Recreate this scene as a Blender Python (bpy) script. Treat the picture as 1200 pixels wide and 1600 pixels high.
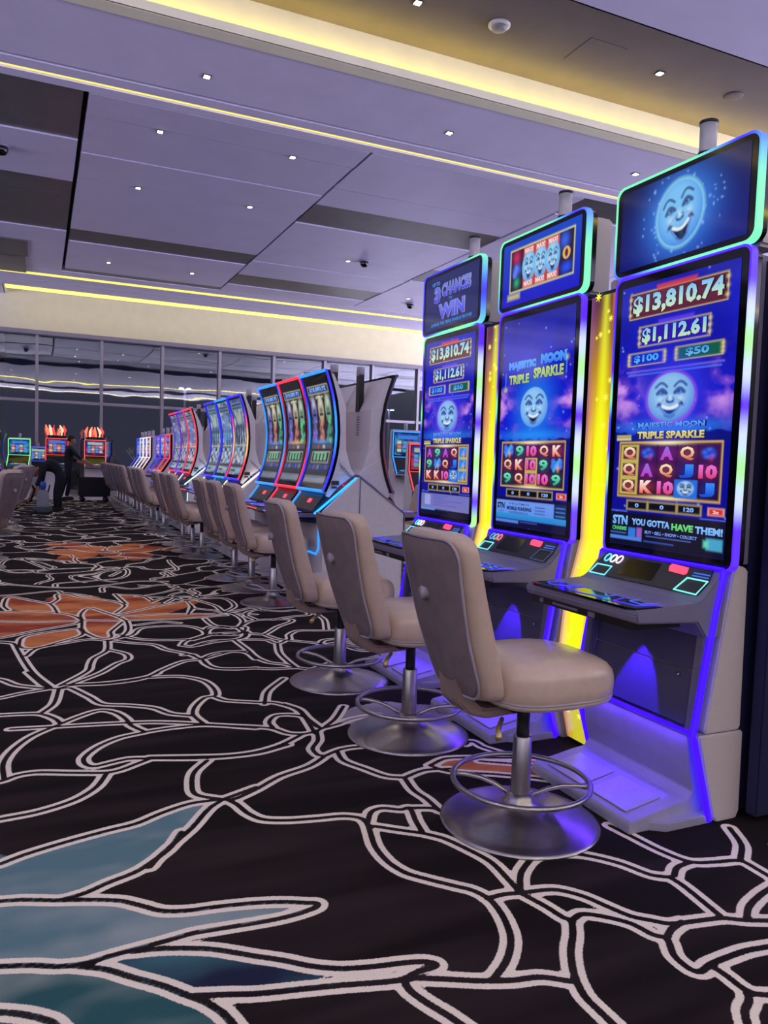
import bpy, bmesh, math, random
import numpy as np
from mathutils import Vector, Matrix
for o in list(bpy.data.objects): bpy.data.objects.remove(o, do_unlink=True)
SC = bpy.context.scene
COL = SC.collection
rnd = random.Random(7)
R_ = math.radians

# ------------------------------------------------------------------ camera
cd = bpy.data.cameras.new('camera'); cam = bpy.data.objects.new('camera', cd); COL.objects.link(cam)
cd.sensor_fit = 'HORIZONTAL'; cd.sensor_width = 36; cd.lens = 36.0
cd.clip_end = 300; cd.clip_start = 0.05
Rm = Matrix(((0.91206121, -0.0046049, -0.41002821), (-0.40869037, 0.07127439, -0.90988579), (0.03341444, 0.99744612, 0.06312462)))
cam.matrix_world = Matrix.Translation((0, 0, 1.3)) @ Rm.to_4x4()
SC.camera = cam

# ------------------------------------------------------------------ world: dark night towards the windows, added fill light for the unseen room behind
W = bpy.data.worlds.new('world'); SC.world = W; W.use_nodes = True
nt = W.node_tree; nt.nodes.clear()
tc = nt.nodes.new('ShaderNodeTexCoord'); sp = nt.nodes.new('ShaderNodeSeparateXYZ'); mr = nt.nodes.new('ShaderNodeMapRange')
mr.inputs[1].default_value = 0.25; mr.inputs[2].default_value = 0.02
# added uplight below the horizon brightens the ceiling; dim band keeps windows dark
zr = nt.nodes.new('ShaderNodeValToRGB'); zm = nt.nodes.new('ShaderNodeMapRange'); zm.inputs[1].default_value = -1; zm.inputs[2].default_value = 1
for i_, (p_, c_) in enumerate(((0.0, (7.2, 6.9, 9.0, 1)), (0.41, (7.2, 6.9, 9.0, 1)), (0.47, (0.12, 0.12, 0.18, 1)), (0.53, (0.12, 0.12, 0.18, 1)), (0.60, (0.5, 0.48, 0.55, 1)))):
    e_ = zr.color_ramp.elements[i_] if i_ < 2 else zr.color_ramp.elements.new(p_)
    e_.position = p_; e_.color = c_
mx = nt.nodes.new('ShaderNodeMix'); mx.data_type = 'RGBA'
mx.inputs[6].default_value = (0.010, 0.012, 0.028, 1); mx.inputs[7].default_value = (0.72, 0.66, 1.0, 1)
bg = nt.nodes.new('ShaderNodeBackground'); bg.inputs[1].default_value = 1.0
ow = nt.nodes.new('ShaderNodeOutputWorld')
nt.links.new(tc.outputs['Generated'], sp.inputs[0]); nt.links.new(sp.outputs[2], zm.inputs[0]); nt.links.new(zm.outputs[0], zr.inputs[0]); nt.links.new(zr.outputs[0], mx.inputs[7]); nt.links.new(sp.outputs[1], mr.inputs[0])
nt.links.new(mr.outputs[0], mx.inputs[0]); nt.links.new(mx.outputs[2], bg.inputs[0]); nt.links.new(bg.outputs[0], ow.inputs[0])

DOWN_W = 50.0       # watts of a ceiling downlight
COVE_E = 11.0        # strength of the yellow cove strips
SC.view_settings.view_transform = 'Standard'; SC.view_settings.look = 'None'
SC.view_settings.exposure = 0.0; SC.view_settings.gamma = 1.0; SC.view_settings.use_curve_mapping = False

# ------------------------------------------------------------------ helpers
def lin(c):
    a = np.asarray(c, float) / 255.0
    return np.where(a <= 0.04045, a / 12.92, ((a + 0.055) / 1.055) ** 2.4)
def l4(c): return tuple(float(v) for v in lin(c)) + (1.0,)

MATS = {}
def M(name, rgb, rough=0.5, metal=0.0, var=0.08, scale=12.0, bump=0.0, stretch=(1, 1, 1), spec=0.5, coat=0.0):
    if name in MATS: return MATS[name]
    m = bpy.data.materials.new(name); m.use_nodes = True; t = m.node_tree; b = t.nodes['Principled BSDF']
    b.inputs['Roughness'].default_value = rough; b.inputs['Metallic'].default_value = metal
    b.inputs['Specular IOR Level'].default_value = spec; b.inputs['Coat Weight'].default_value = coat; b.inputs['Coat Roughness'].default_value = 0.15
    c = t.nodes.new('ShaderNodeTexCoord'); mp = t.nodes.new('ShaderNodeMapping'); mp.inputs[3].default_value = stretch
    n = t.nodes.new('ShaderNodeTexNoise'); n.inputs['Scale'].default_value = scale; n.inputs['Detail'].default_value = 4
    r = t.nodes.new('ShaderNodeValToRGB'); L = l4(rgb)
    r.color_ramp.elements[0].position = 0.3; r.color_ramp.elements[1].position = 0.7
    r.color_ramp.elements[0].color = tuple(v * (1 - var) for v in L[:3]) + (1,)
    r.color_ramp.elements[1].color = tuple(min(1, v * (1 + var)) for v in L[:3]) + (1,)
    t.links.new(c.outputs['Object'], mp.inputs[0]); t.links.new(mp.outputs[0], n.inputs[0]); t.links.new(n.outputs[0], r.inputs[0]); t.links.new(r.outputs[0], b.inputs['Base Color'])
    if bump:
        u = t.nodes.new('ShaderNodeBump'); u.inputs['Strength'].default_value = bump; u.inputs['Distance'].default_value = 0.01
        t.links.new(n.outputs[0], u.inputs['Height']); t.links.new(u.outputs[0], b.inputs['Normal'])
    MATS[name] = m; return m
def ME(name, rgb, strength):
    if name in MATS: return MATS[name]
    m = bpy.data.materials.new(name); m.use_nodes = True; b = m.node_tree.nodes['Principled BSDF']
    b.inputs['Base Color'].default_value = tuple(v * 0.5 for v in l4(rgb)[:3]) + (1,); b.inputs['Roughness'].default_value = 0.4
    b.inputs['Emission Color'].default_value = l4(rgb); b.inputs['Emission Strength'].default_value = strength
    MATS[name] = m; return m
def MC(name, strength, rough, base=0.0, spec=0.5):
    """emission taken from the colour attribute of the mesh (a lit screen or an LED strip)"""
    if name in MATS: return MATS[name]
    m = bpy.data.materials.new(name); m.use_nodes = True; t = m.node_tree; b = t.nodes['Principled BSDF']
    a = t.nodes.new('ShaderNodeAttribute'); a.attribute_name = 'Col'
    b.inputs['Base Color'].default_value = (base, base, base, 1); b.inputs['Roughness'].default_value = rough
    b.inputs['Specular IOR Level'].default_value = spec
    t.links.new(a.outputs['Color'], b.inputs['Emission Color']); b.inputs['Emission Strength'].default_value = strength
    MATS[name] = m; return m

class MB:
    def __init__(s): s.v = []; s.f = []; s.c = []; s.m = []; s.sm = []
    def add(s, vs, fs, mi=0, smooth=False, col=None):
        o = len(s.v); s.v += [tuple(map(float, p)) for p in vs]; s.f += [tuple(i + o for i in f) for f in fs]
        s.m += [mi] * len(fs); s.sm += [smooth] * len(fs)
        if col is None: col = (0, 0, 0)
        s.c += (list(col) if isinstance(col, list) else [col] * len(vs)); return s
    def box(s, x0, x1, y0, y1, z0, z1, mi=0):
        return s.add([(x0,y0,z0),(x1,y0,z0),(x1,y1,z0),(x0,y1,z0),(x0,y0,z1),(x1,y0,z1),(x1,y1,z1),(x0,y1,z1)],
                     [(0,3,2,1),(4,5,6,7),(0,1,5,4),(1,2,6,5),(2,3,7,6),(3,0,4,7)], mi)
    def bbox(s, x0, x1, y0, y1, z0, z1, b=0.01, mi=0):
        bm = bmesh.new(); bmesh.ops.create_cube(bm, size=1)
        for v in bm.verts: v.co = Vector(((x0+x1)/2+v.co.x*(x1-x0), (y0+y1)/2+v.co.y*(y1-y0), (z0+z1)/2+v.co.z*(z1-z0)))
        bmesh.ops.bevel(bm, geom=bm.edges[:], offset=b, segments=2, affect='EDGES', clamp_overlap=True)
        return s.bm(bm, mi)
    def bm(s, bm, mi=0, smooth=False):
        bm.verts.index_update(); s.add([v.co[:] for v in bm.verts], [tuple(v.index for v in f.verts) for f in bm.faces], mi, smooth); bm.free(); return s
    def prism(s, prof, y0, y1, mi=0, b=0.0):
        """profile of (x, z) extruded along y"""
        bm = bmesh.new(); vs = [bm.verts.new((p[0], y0, p[1])) for p in prof]; f = bm.faces.new(vs)
        r = bmesh.ops.extrude_face_region(bm, geom=[f])
        for e in r['geom']:
            if isinstance(e, bmesh.types.BMVert): e.co.y = y1
        bmesh.ops.recalc_face_normals(bm, faces=bm.faces[:])
        if b: bmesh.ops.bevel(bm, geom=[e for e in bm.edges], offset=b, segments=2, affect='EDGES', clamp_overlap=True)
        bmesh.ops.triangulate(bm, faces=[f for f in bm.faces if len(f.verts) > 4])
        return s.bm(bm, mi)
    def plan(s, prof, z0, z1, mi=0, b=0.0):
        bm = bmesh.new(); vs = [bm.verts.new((p[0], p[1], z0)) for p in prof]; f = bm.faces.new(vs)
        r = bmesh.ops.extrude_face_region(bm, geom=[f])
        for e in r['geom']:
            if isinstance(e, bmesh.types.BMVert): e.co.z = z1
        bmesh.ops.recalc_face_normals(bm, faces=bm.faces[:])
        if b: bmesh.ops.bevel(bm, geom=[e for e in bm.edges], offset=b, segments=2, affect='EDGES', clamp_overlap=True)
        return s.bm(bm, mi)
    def lathe(s, prof, n=32, cx=0, cy=0, mi=0):
        """prof of (r, z)"""
        vs = []; fs = []
        for r, z in prof:
            for i in range(n): a = 2*math.pi*i/n; vs.append((cx+r*math.cos(a), cy+r*math.sin(a), z))
        for k in range(len(prof)-1):
            for i in range(n): j = (i+1) % n; fs.append((k*n+i, k*n+j, (k+1)*n+j, (k+1)*n+i))
        fs.append(tuple(range(n))[::-1]); fs.append(tuple((len(prof)-1)*n+i for i in range(n)))
        return s.add(vs, fs, mi, True)
    def tube(s, pts, r, n=10, closed=False, mi=0, cols=None, shape=None, up=(0,0,1)):
        """round tube, or a flat section when shape=(a, b) half sizes: a along side, b along up"""
        P = [Vector(p) for p in pts]; N = len(P); vs = []; fs = []; cc = []; U = Vector(up); last = None
        for i in range(N):
            if closed: t = P[(i+1) % N] - P[(i-1) % N]
            else: t = P[min(i+1, N-1)] - P[max(i-1, 0)]
            t.normalize()
            a = t.cross(U)
            if a.length < 1e-4: a = last or t.cross(Vector((1, 0, 0.01)))
            a.normalize(); b = a.cross(t).normalized(); last = a.copy()
            rr = r[i] if isinstance(r, (list, tuple)) else r
            for k in range(n):
                th = 2*math.pi*(k+0.5)/n
                if shape:
                    ca, sb = math.cos(th), math.sin(th); q = max(abs(ca), abs(sb)); q = (abs(ca)**6+abs(sb)**6)**(1/6)
                    o = a*(ca/q*shape[0]) + b*(sb/q*shape[1])
                else: o = (a*math.cos(th)+b*math.sin(th))*rr
                vs.append(P[i]+o); cc.append(cols[i] if cols is not None else (0,0,0))
        m = N if closed else N-1
        for i in range(m):
            for k in range(n):
                j = (i+1) % N; k2 = (k+1) % n; fs.append((i*n+k, i*n+k2, j*n+k2, j*n+k))
        if not closed: fs.append(tuple(range(n))[::-1]); fs.append(tuple((N-1)*n+k for k in range(n)))
        return s.add([v[:] for v in vs], fs, mi, shape is None, cc)
    def mesh(s, name, mats):
        me = bpy.data.meshes.new(name); me.from_pydata(s.v, [], s.f)
        for m in (mats if isinstance(mats, (list, tuple)) else [mats]): me.materials.append(m)
        me.polygons.foreach_set('material_index', s.m); me.polygons.foreach_set('use_smooth', s.sm)
        if any(any(c) for c in s.c[:2000]) or any(any(c) for c in s.c):
            ca = me.color_attributes.new('Col', 'FLOAT_COLOR', 'POINT')
            a = np.ones((len(s.v), 4), np.float32); a[:, :3] = np.array(s.c, np.float32); ca.data.foreach_set('color', a.ravel())
        me.update(); return me
    def build(s, name, mats, parent=None, loc=None, **k):
        o = bpy.data.objects.new(name, s.mesh(name, mats)); COL.objects.link(o)
        if parent: o.parent = parent
        if loc: o.location = loc
        for q, v in k.items(): o[q] = v
        return o
def thing(name, loc, rz, label, cat, group=None):
    o = bpy.data.objects.new(name, None); COL.objects.link(o); o.location = loc; o.rotation_euler = (0, 0, rz); o.empty_display_size = 0.1
    return tag(o, label, cat, group)
def tag(o, label, cat, group=None):
    o['label'] = label; o['category'] = cat
    if group: o['group'] = group
    return o
def struct(o): o['kind'] = 'structure'; return o
def copy_tree(o, parent=None):
    c = o.copy(); COL.objects.link(c)
    if parent: c.parent = parent
    for ch in [x for x in o.children]: copy_tree(ch, c)
    return c
def rrect(w, h, r, n=6, m=14):
    """rounded rectangle outline centred at 0, counter-clockwise from the right side, with intermediate points"""
    P = []
    for cx, cy, a0 in ((w/2-r, h/2-r, 0), (-w/2+r, h/2-r, 90), (-w/2+r, -h/2+r, 180), (w/2-r, -h/2+r, 270)):
        for i in range(n+1): a = R_(a0+90*i/n); P.append((cx+r*math.cos(a), cy+r*math.sin(a)))
    out = []
    for i in range(len(P)):
        a = P[i]; b = P[(i+1) % len(P)]; d = math.hypot(b[0]-a[0], b[1]-a[1]); k = max(1, int(d/(max(w, h)/m/2)))
        for j in range(k): out.append((a[0]+(b[0]-a[0])*j/k, a[1]+(b[1]-a[1])*j/k))
    return out

# ------------------------------------------------------------------ painted light of the screens (colour per vertex)
class Img:
    def __init__(s, w, h, asp, top=(0,0,60), bot=(0,0,60)):
        s.w, s.h = w, h; u = (np.arange(w))/(w-1); v = (np.arange(h))/(h-1)
        s.U, s.V = np.meshgrid(u, v); s.asp = asp     # asp = height / width
        s.X = s.U; s.Y = s.V*asp; t = s.V[..., None]
        s.a = lin(top)*(1-t)+lin(bot)*t
    def over(s, m, c):
        m = np.clip(m, 0, 1)[..., None]; s.a = s.a*(1-m)+lin(c)*m
    def add(s, m, c): s.a = s.a+np.clip(m, 0, None)[..., None]*lin(c)
    def px(s): return 1.0/s.w
    def rect(s, x0, y0, x1, y1, c, a=1, soft=None):
        y0 *= s.asp; y1 *= s.asp; f = soft or s.px()
        d = np.maximum(np.maximum(x0-s.X, s.X-x1), np.maximum(y0-s.Y, s.Y-y1)); s.over(np.clip(.5-d/f, 0, 1)*a, c)
    def grad(s, x0, y0, x1, y1, c0, c1):
        y0 *= s.asp; y1 *= s.asp; f = s.px()
        d = np.maximum(np.maximum(x0-s.X, s.X-x1), np.maximum(y0-s.Y, s.Y-y1)); m = np.clip(.5-d/f, 0, 1)[..., None]
        t = np.clip((s.Y-y0)/(y1-y0), 0, 1)[..., None]; s.a = s.a*(1-m)+(lin(c0)*(1-t)+lin(c1)*t)*m
    def frame(s, x0, y0, x1, y1, w, c):
        s.rect(x0, y0, x1, y0+w/s.asp, c); s.rect(x0, y1-w/s.asp, x1, y1, c); s.rect(x0, y0, x0+w, y1, c); s.rect(x1-w, y0, x1, y1, c)
    def ell(s, cx, cy, rx, ry, c, a=1, soft=None):
        d = (np.sqrt(((s.X-cx)/rx)**2+((s.Y-cy*s.asp)/ry)**2)-1)*min(rx, ry); s.over(np.clip(.5-d/(soft or s.px()), 0, 1)*a, c)
    def glow(s, cx, cy, rx, ry, c, a=1):
        d = ((s.X-cx)/rx)**2+((s.Y-cy*s.asp)/ry)**2; s.over(np.exp(-d)*a, c)
    def stroke(s, pts, w, c, a=1, aspect=True):
        D = np.full(s.X.shape, 9.0)
        P = [(p[0], p[1]*s.asp if aspect else p[1]) for p in pts]
        for (ax, ay), (bx, by) in zip(P[:-1], P[1:]):
            dx, dy = bx-ax, by-ay; L = dx*dx+dy*dy+1e-12; t = np.clip(((s.X-ax)*dx+(s.Y-ay)*dy)/L, 0, 1)
            D = np.minimum(D, np.hypot(s.X-ax-t*dx, s.Y-ay-t*dy))
        s.over(np.clip(1-(D-w/2)/max(w*.7, s.px()), 0, 1)*a, c)
    def noise(s, sx, sy, seed=0):
        r = np.random.RandomState(seed); a = 0
        for k in range(4):
            f = 2**k; nx, ny = int(sx*f)+2, int(sy*f)+2; g = r.rand(ny, nx)
            x = s.U*(nx-1.001); y = s.V*(ny-1.001); xi = x.astype(int); yi = y.astype(int); fx = x-xi; fy = y-yi
            fx = fx*fx*(3-2*fx); fy = fy*fy*(3-2*fy)
            a = a+(g[yi, xi]*(1-fx)*(1-fy)+g[yi, xi+1]*fx*(1-fy)+g[yi+1, xi]*(1-fx)*fy+g[yi+1, xi+1]*fx*fy)/f
        return a/1.875
    def moon(s, cx, cy, r, ry=None, smile=1.0, tilt=0.0, line=(20,40,110), hi=(165,205,240), lo=(40,100,215)):
        ry = ry or r; q = (s.X-cx)/r; p = (s.Y-cy*s.asp)/ry
        d = np.sqrt(q*q+p*p); m = np.clip(.5-(d-1)*min(r, ry)/s.px(), 0, 1)
        sh = np.clip(1.05-.55*d**3-.25*p-.1*q, 0, 1)[..., None]
        s.a = s.a*(1-m[..., None])+(lin(hi)*sh+lin(lo)*(1-sh))*m[..., None]
        c, sn = math.cos(tilt), math.sin(tilt)
        def T(P): return [(cx+(x*c-y*sn)*r, cy*s.asp+(x*sn+y*c)*ry) for x, y in P]
        def S(P, w, col=line, a=.85): s.stroke(T(P), w*r, col, a, False)
        def arc(x0, x1, y0, h, n=9): return [(x0+(x1-x0)*i/(n-1), y0-h*math.sin(math.pi*i/(n-1))) for i in range(n)]
        for sg in (-1, 1):
            S(arc(sg*.66, sg*.16, -.44, .17), .055, line, .8)               # brow
            S(arc(sg*.58, sg*.18, -.18, .15), .075)                             # lid
            S(arc(sg*.5, sg*.22, -.18, -.05), .04, line, .6)
            ex, ey = T([(sg*.35, -.22)])[0]; s.ell(ex, ey/s.asp, .07*r, .06*ry, line, .9)
            S([(sg*.1, .02), (sg*.17, .1), (sg*.12, .17)], .05, line, .6)    # nostril side
            S([(sg*.3, .1), (sg*.5, .2), (sg*.58, .36)], .04, line, .45)     # cheek
            gx, gy = T([(sg*.42, .08)])[0]; s.glow(gx, gy/s.asp, .14*r, .12*ry, (210,235,255), .5)
        gx, gy = T([(0, .03)])[0]; s.glow(gx, gy/s.asp, .1*r, .12*ry, (215,238,255), .6)
        S([(-.12, .17), (0, .21), (.12, .17)], .05)
        n = 11; up = arc(-.5, .5, .28, -.10*smile, n)
        for k in range(6): S(arc(-.5+.025*k, .5-.025*k, .29, -(.14+.06*k)*smile, n), .055, (18,20,50) if smile > .9 else line, .9)
        S(arc(-.42, .42, .31, -.15*smile, n), .07, (225,240,250), .95)
        S(arc(-.46, .46, .34, -.46*smile, n), .06, (90,140,215), .9)
        S(arc(-.5, -.4, .3, .05, 4), .05); S(arc(.4, .5, .3, .05, 4), .05)
        S(arc(-.22, .22, .74, -.08, 7), .05, line, .45)

_tc = {}
def glyphs(txt, off=0.02):
    k = (txt, off)
    if k in _tc: return _tc[k]
    cu = bpy.data.curves.new('t', 'FONT'); cu.body = txt; cu.offset = off; cu.resolution_u = 2
    ob = bpy.data.objects.new('t', cu); COL.objects.link(ob); dg = bpy.context.evaluated_depsgraph_get(); me = ob.evaluated_get(dg).to_mesh()
    V = np.array([v.co[:2] for v in me.vertices]); me.calc_loop_triangles(); T = [tuple(t.vertices) for t in me.loop_triangles]
    bpy.data.objects.remove(ob); bpy.data.curves.remove(cu)
    lo = V.min(0); hi = V.max(0); V = (V-lo)/(hi-lo); _tc[k] = (V, T, (hi-lo)[0]/(hi-lo)[1]); return _tc[k]
def art(name, parent, img, texts, fn, mat, extra=None):
    """img pixels and text triangles as one coloured mesh; fn(u, v, d) gives the local point"""
    h, w = img.h, img.w
    uu, vv = img.U.ravel(), img.V.ravel()
    vs = [fn(a, b, 0) for a, b in zip(uu, vv)]
    fs = [(j*w+i, (j+1)*w+i, (j+1)*w+i+1, j*w+i+1) for j in range(h-1) for i in range(w-1)]
    mb = MB(); mb.add(vs, fs, 0, False, [tuple(c) for c in np.clip(img.a, 0, 4).reshape(-1, 3)])
    for t in texts:
        s, x0, y0, x1, y1, ct, cb = t[:7]; oc = t[7] if len(t) > 7 else None; bold = t[8] if len(t) > 8 else 0.025; sl = t[9] if len(t) > 9 else 0
        def put(off, c0, c1, d, grow):
            V, T, _ = glyphs(s, off); c0 = lin(c0); c1 = lin(c1)
            P = []; C = []
            for x, y in V:
                gx, gy = grow*(x1-x0)*.5, grow*(y1-y0)*.5
                xx = x0-gx+(x1-x0+2*gx)*x; yy = y1+gy-(y1-y0+2*gy)*y+sl*(x-.5); P.append(fn(xx, yy, d)); C.append(tuple(c1*(1-y)+c0*y))
            mb.add(P, T, 0, False, C)
        if oc is not None: put(bold+.035, oc, oc, .0006, .04)
        put(bold, ct, cb, .0012, 0)
    if extra: mb.add(extra.v, extra.f, 0, False, list(extra.c))
    return mb.build(name, mat, parent)

# ------------------------------------------------------------------ materials
m_ceil = M('ceiling_paint', (190,184,214), .55, 0, .04, 2.0)
m_panel = M('ceiling_panel_satin', (192,186,218), .38, .25, .04, 1.5)
m_taupe = M('ceiling_coffer_plaster', (112,102,106), .7, 0, .06, 3)
m_dpan = M('ceiling_dark_panel', (88,82,88), .3, .2, .12, 4)
m_black = M('black_reveal', (10,10,14), .8)
m_fascia = M('fascia_plaster', (214,208,186), .7, 0, .04, 3)
m_yel = ME('warm_cove_led', (255,232,36), COVE_E)
m_slot = ME('warm_slot_led', (255,238,112), 1.1)
m_alu = M('mullion_aluminium', (170,164,176), .35, .8, .06, 20)
m_chrome = M('brushed_steel', (176,172,178), .3, 1.0, .08, 40, stretch=(1, 1, .1))
m_leather = M('beige_leather', (206,184,172), .32, 0, .05, 25, .08, coat=.35)
m_velvet = M('taupe_velvet', (134,118,124), .85, 0, .12, 18, .1)
m_pipe = M('grey_piping', (168,160,178), .35)
m_blk = M('black_plastic', (14,14,20), .35)
m_gloss = M('black_glass', (4,5,10), .06, 0, 0, 5, spec=.6)
m_navy = M('navy_partition', (16,20,62), .55, 0, .1, 6)
m_cab = M('beige_cabinet_metal', (206,196,198), .5, .1, .03, 30, stretch=(1, 1, 8))
m_grey = M('grey_cabinet_metal', (124,120,150), .5, .1, .04, 20)
m_foot = M('footrest_metal', (170,168,196), .45, .2, .05, 15)
m_white = M('white_cabinet', (232,228,236), .5, 0, .03, 30)
m_screen = MC('lit_screen', 1.0, .07)
m_led = MC('led_strip', 1.15, .3, .1)
m_edge = MC('edge_led_strip', 2.4, .3, .02)
m_ledp = MC('led_strip_soft', 1.5, .3, .1)

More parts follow.
